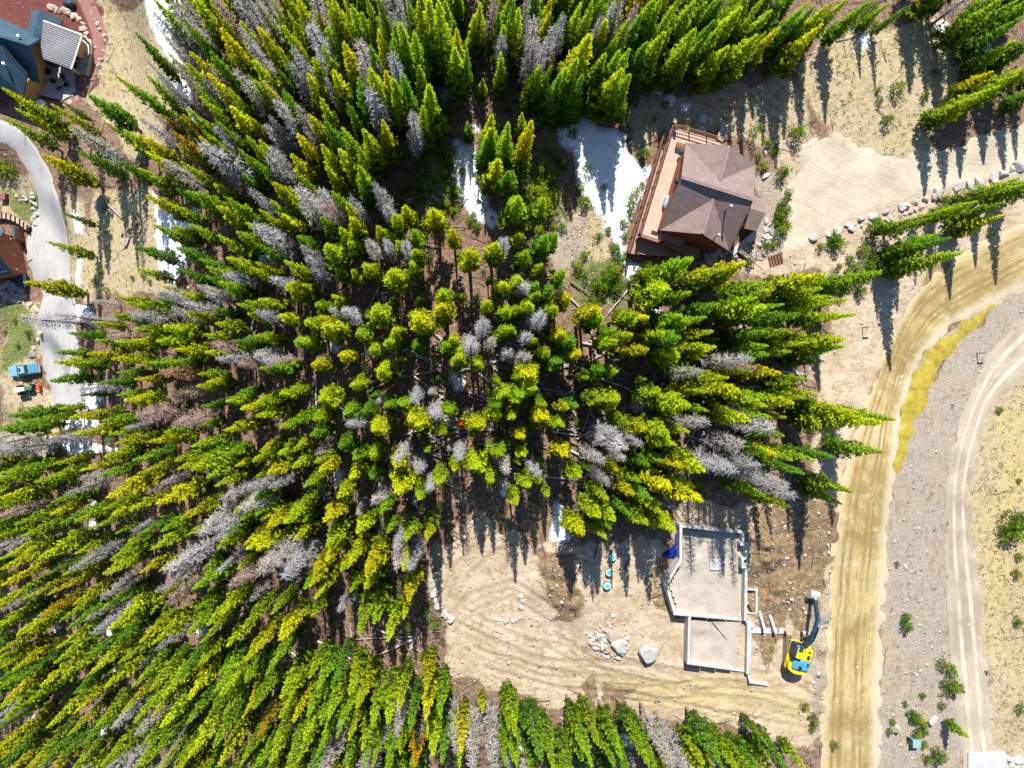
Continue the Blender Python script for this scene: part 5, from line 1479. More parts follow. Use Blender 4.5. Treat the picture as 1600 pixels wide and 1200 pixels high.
# crown tips read from the photograph, tile by tile (tiles are 400 x 300 photo pixels shown at 4x):
# x,y then y yellow-green, o orange, d dead grey, r rusty dead, c conical spruce, b big, s small
TILES = {
 (0, 0): "850,230 750,455 915,480 545,575b 655,765 770,815y 925,960y 30,565y 95,680y 25,750 320,650y 380,630s 410,800 480,840d 245,970yb 445,915 845,1045 265,1170 1000,710os 1060,800o 1140,750o 1080,700 1180,690 1345,800d 1310,895db 1130,1010 1065,1015d 1300,870y 1260,890y 1340,1150 1200,1170 1270,820 1360,750 1450,665yb 1490,930 1310,470y 1350,430d 1300,520d 1110,420d 1180,390 1210,305y 1305,330 1380,210yb 1390,120y 1210,0yb 1290,0y 1000,75db 1120,60db 975,0b 1140,0d 990,190ds 1045,250ds 930,400ds 1010,470d 1020,500d 1480,460y 1505,460d 1550,470 1520,130y 1520,250y 1525,215d 1570,340y 1380,0r 1500,30d 1510,0d 1140,110 905,730d 930,680ds 1520,870 1570,500 560,960s 730,980 1340,960d 1050,330 1220,520 1250,600y 1430,560 1100,900y 900,870y",
 (400, 0): "20,0 100,0 240,0y 310,0db 265,0 365,70y 340,90db 175,130y 200,70 310,160y 235,230y 40,160yb 0,345yb 0,300d 0,10d 430,165b 440,280 540,275yb 270,300d 235,410d 355,365y 330,455y 480,455yb 435,485d 45,505y 80,540d 170,550 140,630d 250,680d 330,715y 440,730 100,770d 60,800d 280,860y 405,915y 520,925y 0,890y 190,975y 100,950d 60,990d 455,1050y 625,1030 285,1100 125,1150y 0,1000 640,1150 705,830y 780,780y 620,880 655,265db 670,440d 725,540db 720,385y 715,270 780,215y 835,240 885,340d 800,430y 870,490yb 950,690d 1010,655 1055,525yb 1025,410y 1180,590s 855,140 830,0d 870,0d 1080,0ycb 1140,0ycb 1235,130 1275,170yc 1260,290cb 1300,290c 1395,0yc 1360,105yc 1560,0c 1480,0r 1525,60c 1560,250d 1555,335yc 1410,480ys 1455,720y 1470,825y 1335,755s 1440,870 1510,980yb 1580,790 1580,1070 1560,170yc 1210,0c 960,0c 920,150 720,0 790,0 550,0 480,0y 590,0 430,0 570,640 650,60 140,300 610,500 380,620 540,800 940,480 990,200c 1050,200c",
 (800, 0): "50,45yc 15,60 110,0d 150,95d 155,230db 190,295d 245,180d 205,75y 240,0y 300,130d 420,0yc 325,80 460,215yb 555,110d 635,50d 600,110yb 500,30 560,0 600,0 680,0y 745,60r 730,125 880,0b 860,20 1020,65 1010,170 930,210b 835,260 740,290 710,280 745,450 660,405yb 180,385c 220,390c 300,460 345,440 435,470 245,330os 1150,0 1280,0 1340,0 1420,0 1420,50yb 1150,190b 1195,240 1330,280yb 1525,205yb 1600,190 1600,80 1580,0 1500,110 1090,395s 1080,260 1200,0 90,700s 110,750y 0,800 0,1070 700,0d 1470,40 400,330 560,330 800,80 950,0 1060,0 640,230 520,480s 1250,130 1340,130",
 (1200, 0): "500,0y 420,0y 390,30y 335,150y 250,0 130,0 70,140y 300,60 200,70 1290,30 1400,0 1300,0 1430,205s 760,0s 640,0 1190,0 1550,0 1480,0 1580,100 880,20s 1120,160s",
 (0, 300): "320,10b 395,130s 290,310 170,560yb 840,320 925,20y 955,205 1100,350 1060,70y 1100,480 1015,590s 1290,465y 1420,415y 1425,470d 1285,530 1360,300 1370,100y 1410,55 1230,0 1540,190y 1560,470y 1230,595d 1290,640d 1130,630y 990,620d 1145,700d 720,650y 980,665 800,690 1155,750y 1110,780d 835,740d 710,770 170,780db 415,770d 420,880 700,890r 820,920y 960,930y 1050,860yb 830,850 1350,820 340,1000 545,1010y 700,1040y 325,1065y 330,1155 430,1070 700,960 840,1170y 1010,1130ro 1100,985y 1280,1000y 1320,970r 1030,1060 1390,1030d 1490,1080r 1540,910 1550,760y 1535,680 1330,730 1450,930 1290,1190y 1240,1140 1380,570 620,1190 1480,970 730,1130 920,1090 1270,890 1180,200 1250,420 1480,700 1480,250",
 (400, 300): "0,40d 250,0db 390,0d 470,60r 605,60d 565,65y 780,0d 800,40d 740,0d 510,0 200,0y 100,70 20,110y 165,140y 405,155 15,205db 590,160y 525,225y 760,215y 720,310d 800,310d 900,320d 880,305y 430,335yb 580,310 175,430y 0,440y 305,400d 305,350d 355,480d 110,515d 180,570yb 475,645y 600,490y 680,455y 860,490yb 970,440 990,360 860,140y 930,85y 985,240 1110,110yb 1230,230y 1340,350yb 1500,320y 1560,290d 1460,530s 1550,570y 1450,680y 1290,640ys 1165,620 1160,710yb 1010,660s 840,670s 740,730yb 700,820s 480,740d 560,750d 390,780y 310,810y 430,850yb 630,880 860,860y 910,930s 1010,790yb 1000,950 720,980 690,1020ds 840,1020ds 520,1020y 790,1130yb 350,1075y 410,1040ds 60,1060d 0,990d 80,1040r 10,755d 140,770y 245,930 290,930y 20,670y 0,900 1420,830d 1340,920d 1470,950d 1260,1030yb 1390,1070y 1180,950 1230,910y 1580,850 1570,730 620,1200y 30,1100 80,1110 420,450s 1510,1180s 0,320 820,930 900,1040s 260,280 500,480 380,700",
 (800, 300): "60,60b 200,40 45,260y 90,370 250,250c 280,260 190,450y 330,490 160,570 250,590 50,540 90,560d 360,650y 270,720 160,630 50,720 110,700 170,800db 90,900d 530,745yb 560,780 320,880y 150,920y 90,990ys 80,1020d 230,1000 390,950b 420,1010y 140,1110yb 850,780y 650,860 750,890y 650,930y 730,980y 850,980y 1060,1020yb 660,1120 570,1110 1120,430b 890,480 980,570yb 1100,600 1240,480y 1360,460 1465,480yb 1260,870y 1200,960y 1280,990y 1215,780 1300,700 1590,690yb 1600,640 1600,870 1600,960 1600,550 840,1170s 1480,1050d 1460,1070r 1600,1100y 1500,1120 1350,1160y 1200,1120 1190,1140d 1600,1020 780,760 1430,610s 1530,660 1400,700 0,850 0,1000d 60,1150 1120,820 960,590 1300,920s 1060,770 950,880 1050,880 480,1160s 300,1060",
 (1200, 300): "400,510yb 660,540b 520,640y 560,735y 480,920yb 470,990 1030,170s 80,1130y 260,1170 170,870y 130,860 50,650 100,700 260,760 200,760 340,600 400,650 240,940y",
 (0, 600): "365,155ys 440,210y 300,320ys 310,350d 0,430db 0,530yb 330,500y 730,70 760,120y 860,165dbr 1075,240r 1100,45r 1230,15y 1415,110 1505,155y 1400,290y 1195,390y 1265,450 1110,530y 1235,530yb 930,380y 1030,300 700,335 720,370y 640,230 470,310y 500,70s 520,10d 500,540y 640,460y 840,480 860,560y 670,675yb 610,580 430,660d 500,630d 0,730y 200,640 60,570 290,790y 320,740 640,785 465,860 0,840r 100,880 360,880 935,690r 1005,750yb 1155,830y 1340,640y 1300,560 1410,720d 1530,780d 1230,910db 1390,880d 865,940 1010,920 830,910ds 550,910y 260,1075yb 470,1060y 940,1050y 995,1170y 700,1075 450,1140d 1050,1190db 1360,960d 1380,1160d 1360,1020y 1420,930 1530,1000y 1550,1050y 1500,860 1600,640d 0,1090y 0,1140yb 400,1190 640,1190y 690,1180y 0,960 1580,480y 1590,720 1440,800 60,200b 0,300b 150,230 240,270s 120,960 750,640 820,780y 700,820y 1180,940 1100,480",
 (400, 600): "0,120y 20,110 150,60y 210,40y 420,80yb 590,10y 560,180 670,170 770,105ds 810,130 910,130 720,75s 970,60d 1090,45ds 1100,170d 1195,170 360,220y 220,230 150,270 0,200y 340,320 600,290d 740,280yb 970,240yb 1000,260y 1160,310 1210,255ds 1380,260yb 1510,200y 1560,60 1510,140 1360,320s 1520,440 1480,380ds 1370,530yb 1470,610 1560,530d 1540,650ds 1260,450d 1205,405ds 1240,540y 1140,620y 960,550d 900,560ds 830,510y 890,450d 720,450 610,470 520,390 380,400r 370,490 400,540y 30,415y 140,440y 0,470 70,560y 230,520y 0,580 0,640d 110,650d 100,670os 510,710y 590,590y 720,590 880,690yb 1070,680d 1020,720 770,750d 985,750ds 30,850y 260,760 185,870y 80,890y 245,970y 435,860yb 630,930y 780,800 0,1050yb 270,1030s 440,1100y 480,1030 600,1110y 710,1190yb 870,1010d 850,1190d 960,1110d 980,1140d 1070,970y 940,970 890,1040s 90,1160db 170,1190db 80,1090ys 360,1190y 530,1170 920,1160y 0,760d 0,820 1040,370s 1060,420s 300,640 560,420s 440,1000",
 (800, 600): "60,70 40,110 10,210y 130,30 200,130 210,210yb 410,140 350,150y 320,260 60,330y 80,450y 140,270s 50,500s 180,500s 170,560d 100,640 170,620 30,750y 230,700s 340,440y 430,580y 490,540s 660,110yb 560,100 650,530yc 840,280y 740,250 1090,130yb 1210,40y 1440,20yb 1110,300y 1000,310b 1230,300d 780,330d 690,370db 640,330d 560,490d 700,480d 980,380y 1060,520y 1220,530yb 1090,440y 860,510 930,480 990,670yb 800,610 1110,670y 1180,750yb 600,720y 620,620d 760,690y 870,720 740,820 640,850y 550,820yb 440,950yb 590,970y 620,900 930,800y 1010,910yb 850,880 940,830ds 1020,790ds 1480,210y 1600,140y 1600,250db 1600,200 1460,400db 1530,480d 1600,430 1600,620d 1400,560db 1580,700 1600,60 1540,100y 540,0s 920,60 1380,440s",
 (1200, 600): "50,440y 135,770y 180,715d 160,470 100,640d 310,60y 300,480 90,330 240,90 150,120y 230,560",
 (0, 900): "150,155y 0,290 260,250o 0,170y 0,215d 90,390yb 370,460y 455,180y 635,210 465,290 385,270 580,370d 600,270d 640,130d 665,340yb 80,600y 110,640 0,660 0,580y 390,630y 580,585y 865,410y 980,430yb 1000,100d 990,145y 1080,155r 1015,210 1285,320y 1255,415y 1420,440y 1460,70r 1210,220 30,870yb 0,780y 0,830 455,750 455,865y 265,970yb 420,1000y 505,1040 695,950y 900,740y 840,690 1025,750y 945,880y 1000,950yb 1170,750yb 1330,715 1395,735yb 930,820 835,910 870,980d 700,980d 640,1195y 500,1160 920,1170 1000,1200y 1180,1130yb 1090,1180 1400,1060y 1360,1195y 1400,860 1500,870y 0,960 0,1080y 30,1190 150,1180 0,930d 1010,470d 1000,1190d 60,860 370,1170 0,480y 0,700 1500,1190 1580,780 1520,330 230,1190 0,1150 700,1190 180,330y 300,120y 420,70y 540,520 250,690y 330,560 180,800 560,640y 650,720y 760,560 700,440 1120,620 1240,560y 1300,880 760,850y 600,930 1500,560y 1540,680 860,1090 1290,1060 420,330 1160,380 1380,240y 1230,80",
 (400, 900): "95,240y 370,140y 0,460y 155,390yb 300,80 340,70y 150,770y 210,750y 0,830 10,1010o 145,900y 380,710 270,1030y 360,950 560,740y 600,800 650,820y 455,890y 800,900yb 890,850y 615,330 690,80y 750,220y 740,290 950,160y 820,410y 580,1030y 430,1020 680,1190 730,1190y 900,1110y 990,1190o 1110,1120yb 1030,1030ds 790,1040ds 870,1000d 1060,900y 1290,1120y 1270,1190y 1440,860y 1480,850d 1560,1190 1580,970 560,1190 380,1130 260,1160 90,1190y 20,1190 200,1130 1150,870 830,1190 500,1000 470,700 700,960 960,980 60,620 320,880 540,920 100,1060 640,1100 1180,1190 330,640y 120,560 240,930y",
 (800, 900): "110,940 260,1190 450,1100 690,1150 640,1190 540,1060 1240,1120 1030,1050d 850,1190 1330,1190 1590,1050s 20,1000 30,1190 500,1190 900,1190 1000,1180d 1460,1150 780,1080s",
 (1200, 900): "",
}
# trees whose foot and tip both show (full photo pixels): foot > tip
FEET = [
 "1440,197>1530,148 b", "1468,182>1562,128 b", "1498,168>1595,112 b", "1532,150>1632,92 b", "1560,172>1655,120 ", "1500,120>1590,62 b", "1540,105>1640,45 b", "1580,140>1690,75 ", "1485,150>1560,110 y",
 "1395,388>1472,362", "1425,350>1505,322 s", "1450,340>1530,312", "1366,402>1440,382 s", "1520,318>1612,282",
 "1380,423>1506,382 b", "1382,400>1493,372 ", "1360,365>1457,342 s", "1478,365>1570,338 yb", "1477,345>1572,312 b", "1480,320>1600,275", "1550,310>1680,262 b",
 "1230,650>1383,621 yb", "1232,632>1352,618 y", "1292,645>1402,647 b", "1288,695>1386,707 ", "1245,745>1347,752 b", "1250,760>1329,772", "1225,700>1310,712",
 "822,1087>843,1187 b", "887,1112>892,1192 yb", "940,1107>973,1187 ", "1012,1120>1060,1178 yb", "1060,1128>1095,1200 yb", "1125,1145>1190,1198 d", "1172,1150>1197,1193 y",
 "985,1130>1005,1200", "1085,1150>1110,1200 s", "1140,1170>1175,1215", "672,1005>676,1075 yb", "710,1085>708,1168 db", "722,1085>722,1180 y", "740,1090>745,1200 db", "752,1075>760,1115 ys", "765,1085>773,1200 d",
 "790,1095>800,1190 s", "1215,1150>1265,1198 yb",
 "1476,1125>1513,1157 b",
]
HGT = {}
TREES = []       # dict(u, v, kind, h, tint, base)
def hdef(u, v):
    if v < 220 and u > 1000: return 10.5
    if v < 220 and u > 830: return 12.5
    if v < 230 and 690 < u < 800: return 11.0
    if v < 240 and u > 560: return 15.0
    if v < 420 and u < 560: return 14.5
    if u > 1040 and v < 800: return 14.0
    if u < 640 and v > 640: return 14.0
    if v > 950: return 13.0
    return 13.0
for (ox, oy), s in TILES.items():
    for tok in s.split():
        a, b = tok.split(',')
        code = b.lstrip('0123456789'); yy = float(b[:len(b) - len(code)] or 0)
        u, v = ox + float(a) / 4, oy + yy / 4
        h = hdef(u, v) * random.uniform(.86, 1.12)
        sc = 1.0
        if 'b' in code: h *= 1.10; sc = 1.26
        elif 's' not in code: sc = random.choice((.78, .9, 1.0, 1.08))
        if 's' in code: h *= .62; sc = .68
        TREES.append(dict(u=u, v=v, code=code, h=h, sc=sc))
# trees whose tips fall outside the frame but whose crowns still lean into it
_tips = [(d['u'], d['v']) for d in TREES]
for (u0, u1, v0, v1, n_) in ((-115, 8, 690, 1300, 420), (-115, 660, 1194, 1300, 420), (230, 1270, -120, -4, 520), (1500, 1680, -90, 0, 16), (790, 1290, 1206, 1280, 80)):
    for _ in range(n_):
        u, v = random.uniform(u0, u1), random.uniform(v0, v1)
        if min((u - a) ** 2 + (v - b) ** 2 for a, b in _tips) < 25 ** 2: continue
        _tips.append((u, v))
        c_ = random.choice(('y', 'y', '', '', 'd', 'yb')) if u < 700 else random.choice(('', '', 'y', 'd'))
        TREES.append(dict(u=u, v=v, code=c_, h=hdef(u, v) * random.uniform(.86, 1.12), sc=1.0))
# smaller trees standing in the gaps of the outer forest
_np = 0
for _ in range(2600):
    u, v = random.uniform(60, 1290), random.uniform(8, 1192)
    if math.hypot(u - 780, v - 560) < 300 or (v < 400 and u > 820 and v > 150) or (u > 640 and v > 660) or (430 < u < 690 and 975 < v < 1105) or (690 < u < 800 and 190 < v < 370) or (u < 135 and 170 < v < 700) or (u > 560 and v < 480): continue
    if min((u - a) ** 2 + (v - b) ** 2 for a, b in _tips) < 24 ** 2: continue
    _tips.append((u, v)); _np += 1
    TREES.append(dict(u=u, v=v, code=random.choice(('s', 's', 'ys', 'ds', 's')), h=hdef(u, v) * random.uniform(.55, .85), sc=random.uniform(.7, .95), gap=True))
arr = G(np.array([d['u'] for d in TREES]), np.array([d['v'] for d in TREES]), np.array([d['h'] for d in TREES]))
for d, p_ in zip(TREES, arr):
    d['p'] = (p_[0], p_[1], p_[2] - d['h'])
for s in FEET:
    f_, r_ = s.split('>'); r_ = r_.split(); (bu, bv), (tu, tv) = [tuple(map(float, x.split(','))) for x in (f_, r_[0])]
    code = r_[1] if len(r_) > 1 else ''
    p_ = G(bu, bv)
    rb = math.hypot(bu - NADIR[0], bv - NADIR[1]); rt = math.hypot(tu - NADIR[0], tv - NADIR[1])
    h = min(20.0, max(4.0, (ZC - p_[2]) * (1 - rb / rt)))
    sc = .95 if 's' not in code else .75
    TREES.append(dict(u=tu, v=tv, code=code, h=h, sc=sc * (1.15 if 'b' in code else 1), p=tuple(p_), foot=True))
# clear crowns from open ground, roads and buildings
OPEN = [W2(z) for z in ([(1300,1250),(1310,800),(1370,600),(1420,510),(1470,430),(1640,330),(1640,600),(1560,640),(1520,800),(1550,1250)],
        [(690,870),(760,810),(900,862),(1040,850),(1060,800),(1290,800),(1290,1120),(1000,1100),(780,1060),(700,1030)],
        [(985,390),(1045,195),(1200,250),(1200,385),(1140,410)], [(0,0),(120,0),(130,145),(0,150)], [(0,190),(40,215),(95,300),(112,400),(120,600),(70,600),(60,470),(0,470)],
        [(1250,230),(1330,230),(1500,240),(1640,200),(1640,250),(1440,300),(1290,360),(1240,380)], [(1310,60),(1460,60),(1430,230),(1320,220)], [(155,20),(225,20),(240,180),(180,200)], [(160,320),(235,320),(240,440),(165,440)])]
TX = np.array([d['p'][0] for d in TREES]); TY = np.array([d['p'][1] for d in TREES])
drop = np.zeros(len(TREES), bool)
_ix = np.clip(np.searchsorted(gx, TX), 0, len(gx) - 1); _iy = np.clip(np.searchsorted(gy, TY), 0, len(gy) - 1)
_open = (MASK['grass'] + MASK['soil'] + MASK['gravel'] + MASK['mulch'] + MASK['yellow'])[_iy * len(gx) + _ix]
drop |= (_open > .25) & np.array([bool(d.get('gap')) for d in TREES])
for pl in OPEN:
    drop |= inside_dist(TX, TY, pl) > .3
TREES = [d for d, k in zip(TREES, drop) if not k or d.get('foot')]
_d0 = len(drop) - len(TREES)

YEL = [(.59, .62, .014), (.51, .61, .014), (.64, .59, .012), (.44, .58, .016)]
GRN = [(.28, .47, .016), (.34, .50, .018), (.17, .36, .024), (.40, .53, .018)]
def words(d):
    c = d['code']; big = 'tall' if 'b' in c or d['h'] > 17 else ('small' if 's' in c else 'mid sized')
    if 'o' in c and 'r' not in c: col = 'orange tinged'
    elif 'y' in c: col = 'yellow green'
    else: col = 'deep green'
    return big, col
# labels say which one: look, then the nearest thing one can find, then the order among look-alikes
MARKS = [(60,80,'the slate roofed house'), (95,135,'the patio'), (190,90,'the upper left grass clearing'), (205,363,'the fire ring'), (20,400,'the red cabin'), (70,260,'the gravel driveway bend'), (42,578,'the pickup'), (45,615,'the tractor'),
 (110,520,'the gravel driveway'), (120,700,'the flat rock slab'), (265,370,'the shaded snow bank'), (692,130,'the square snow patch'), (740,285,'the long snow patch'), (945,250,'the large snow field'), (1115,310,'the brown roofed house'),
 (1000,370,'the lower deck'), (1350,150,'the upper right grass'), (1400,270,'the packed earth driveway'), (1400,340,'the boulder row'), (1450,440,'the road bend'), (1500,280,'the driveway mouth'), (1345,600,'the yellow road'), (1430,600,'the yellow ditch'), (1526,552,'the sign post'),
 (1520,850,'the pale lane'), (1425,1156,'the utility cabinet'), (1540,1185,'the concrete apron'), (1110,900,'the foundation'), (1250,1010,'the excavator'), (1210,850,'the dug earth heap'), (950,890,'the septic risers'), (955,1000,'the rubble heap'),
 (1012,1018,'the lone boulder'), (875,820,'the snow remnant'), (720,664,'the red crowned pine'), (760,615,'the crossed logs'), (505,765,'the bleached log heap'), (525,1020,'the lower forest gap'), (690,930,'the left rim stones'), (672,1040,'the lone rim pine'),
 (415,405,'the small forest snow patch'), (640,60,'the upper forest logs'), (790,1120,'the bottom site edge'), (0,1200,'the lower left corner'), (0,900,'the left photo edge'), (250,1200,'the bottom photo edge'), (450,0,'the top photo edge'), (870,0,'the top edge centre'),
 (1180,0,'the upper right forest edge'), (1200,560,'the fallen trunks by the road'), (1010,630,'the snow patch by logs'), (180,990,'the lower left snow'), (300,850,'the lower left forest heart'), (330,620,'the left forest heart'), (560,480,'the central forest heart'), (760,520,'the photo centre'),
 (450,230,'the grey snag stand'), (300,230,'the upper left snags'), (900,430,'the middle clearing'), (1600,820,'the right photo edge'), (560,1200,'the lower photo edge'), (440,900,'the inner lower forest'), (1040,520,'the felled clearing'), (1130,690,'the grey snags by the foundation')]
LATER = []
def later(prefix, u, v):
    LATER.append([prefix, u, v]); return '#%d' % (len(LATER) - 1)
ORD = 'leftmost second third fourth fifth sixth seventh eighth ninth tenth eleventh twelfth thirteenth fourteenth fifteenth sixteenth seventeenth eighteenth'.split()
def finish_labels():
    grp = {}
    for k, (pre, u, v) in enumerate(LATER):
        uc, vc = min(max(u, 0), 1600), min(max(v, 0), 1200)
        mu, mv, mn = min(MARKS, key=lambda m_: (m_[0] - uc) ** 2 + (m_[1] - vc) ** 2)
        dx, dy = uc - mu, vc - mv
        if math.hypot(dx, dy) < 22: w = 'right at'
        else:
            an = math.degrees(math.atan2(-dy, dx)) % 360
            w = ['right of', 'above right of', 'above', 'above left of', 'left of', 'below left of', 'below', 'below right of'][int((an + 22.5) // 45) % 8]
            if math.hypot(dx, dy) > 70: w = 'well ' + w
        grp.setdefault('%s %s %s' % (pre, w, mn), []).append((u, k))
    out = {}
    for lab, L_ in grp.items():
        L_.sort()
        for i, (u, k) in enumerate(L_):
            if len(L_) == 1: out[k] = lab
            elif i == 0: out[k] = lab + ', leftmost'
            elif i == len(L_) - 1: out[k] = lab + ', rightmost'
            elif len(L_) == 3: out[k] = lab + ', middle one'
            else: out[k] = lab + ', ' + ORD[min(i, 17)] + ' from left'
    for o in bpy.data.objects:
        l_ = o.get('label')
        if isinstance(l_, str) and l_.startswith('#'):
            o['label'] = out[int(l_[1:])]

live = [d for d in TREES if not ('d' in d['code'] or 'r' in d['code'])]
dead = [d for d in TREES if 'd' in d['code'] or 'r' in d['code']]
for d in live:
    d['kind'] = 'spruce' if ('c' in d['code'] or (d['v'] < 250 and d['u'] > 560) or (d['u'] > 1300 and 250 < d['v'] < 800) or d['h'] > 17.5) else 'pine'
    r_ = random.random()
    if 'o' in d['code']: tn = (.50, .30, .010)
    elif 'y' in d['code']: tn = random.choice(YEL)
    else: tn = random.choice(GRN)
    k = random.uniform(.85, 1.12); d['tint'] = (tn[0] * k, tn[1] * k, tn[2] * k, 1)
def pine_set(d):
    return PINES[5:] if math.hypot(d['u'] - 760, d['v'] - 560) < 330 else PINES[:5]
def vis(d):
    if not (-30 < d['u'] < 1630 and -30 < d['v'] < 1230): return 0
    return d['h'] * d['sc'] * (1.15 if d.get('foot') else 1) * (1 + .5 * math.hypot(d['u'] - 730, d['v'] - 580) / 900)
STUFF = []
for kd in ('pine', 'spruce'):
    L_ = sorted([d for d in live if d['kind'] == kd], key=vis, reverse=True)
    STUFF += L_[300:]
    for d in L_[:300]:
        big, col = words(d)
        root = thing(kd + '_tree', d['p'], later('%s %s %s' % (big, col, kd), d['u'], d['v']), kd + ' tree', kd + ' trees of the forest', rz=random.uniform(0, 6.28))
        me, _, _, h0 = random.choice(pine_set(d) if kd == 'pine' else SPRUCES)
        s_ = d['h'] / h0
        w_ = s_ ** .5 * d['sc'] * random.uniform(.9, 1.1) * (1.15 if kd == 'spruce' and d['v'] < 240 else 1)
        root.scale = (w_, w_, s_)
        root.rotation_euler[0] = random.gauss(0, .02); root.rotation_euler[1] = random.gauss(0, .02)
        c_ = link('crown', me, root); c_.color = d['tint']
        link('trunk', random.choice(T_P if kd == 'pine' else T_S)[0], root)
for d in dead:
    rust = 'r' in d['code']
    big = 'tall' if 'b' in d['code'] else ('small' if 's' in d['code'] else 'leafless')
    root = thing('dead_tree', d['p'], later('%s %s dead conifer' % (big, 'rusty' if rust else 'grey'), d['u'], d['v']), 'dead tree', 'standing dead trees', rz=random.uniform(0, 6.28))
    s_ = d['h'] * 1.06 / 13.0; w_ = s_ ** .5 * d['sc'] * random.uniform(1.0, 1.25); root.scale = (w_, w_, s_)
    root.rotation_euler[0] = random.gauss(0, .025); root.rotation_euler[1] = random.gauss(0, .025)
    c_ = link('branches', random.choice(DEADS), root)
    k = random.uniform(.85, 1.15)
    c_.color = ((.36 * k, .24 * k, .19 * k, 1) if rust else random.choice(((.36 * k, .35 * k, .355 * k, 1), (.38 * k, .355 * k, .335 * k, 1), (.31 * k, .30 * k, .30 * k, 1), (.37 * k, .325 * k, .29 * k, 1)))) if 'o' not in d['code'] else (.38, .19, .09, 1)
    link('trunk', random.choice(T_D)[0], root)
# the smaller rest of the pines as one mass
if STUFF:
    Vs, Ts, Cs, Rs, Qs, Mi = [], [], [], [], [], []; off = 0
    for d in STUFF:
        me, V, TI, h0 = random.choice(pine_set(d) if d['kind'] == 'pine' else SPRUCES)
        _, tv, tq = random.choice(T_P)
        s_ = d['h'] / h0; w_ = s_ ** .5 * d['sc'] * random.uniform(.9, 1.1); an = random.uniform(0, 6.28); ca, sa = math.cos(an), math.sin(an)
        for (A_, q_, ti, mi) in ((V, np.arange(len(V)).reshape(-1, 4), TI, 0), (tv * np.array([1, 1, h0 / 13.0]), tq, np.zeros(len(tv)), 1)):
            x, y = A_[:, 0] * w_, A_[:, 1] * w_
            Vs.append(np.stack([x * ca - y * sa + d['p'][0], x * sa + y * ca + d['p'][1], A_[:, 2] * s_ + d['p'][2]], -1))
            Ts.append(ti); Cs.append(np.tile(np.array(d['tint']), (len(A_), 1))); Rs.append(np.full(len(A_), random.random())); Qs.append(q_ + off); Mi.append(np.full(len(q_), mi)); off += len(A_)
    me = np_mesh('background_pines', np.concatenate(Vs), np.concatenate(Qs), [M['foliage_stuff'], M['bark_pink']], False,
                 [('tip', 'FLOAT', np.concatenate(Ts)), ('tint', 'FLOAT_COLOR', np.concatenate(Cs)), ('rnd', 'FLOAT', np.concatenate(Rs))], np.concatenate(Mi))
    tag(link('background_pines', me), 'smaller pines filling the gaps of the forest', 'forest', kind='stuff')
print('TREES live', len(live), 'dead', len(dead), 'stuff', len(STUFF), 'dropped', _d0)

# bright red crown in the middle
d_ = GV(722, 664, 6.0)
root = thing('red_pine', (d_.x, d_.y, d_.z - 6.0), 'small pine with a bright red orange crown near the crossed fallen logs', 'pine tree')
root.scale = (.42, .42, .46); c_ = link('crown', PINES[0][0], root)
t = NT('red_needles'); df = t.n('ShaderNodeBsdfDiffuse'); t.l(t.ramp(t.noise(t.pos(), 3, 3), [(.3, (.45, .04, .005)), (.7, (.75, .10, .01))]), df.inputs[0]); t.l(df.outputs[0], t.out.inputs[0])
me_ = PINES[0][0].copy(); me_.materials.clear(); me_.materials.append(t.m); c_.data = me_
link('trunk', T_P[0][0], root)

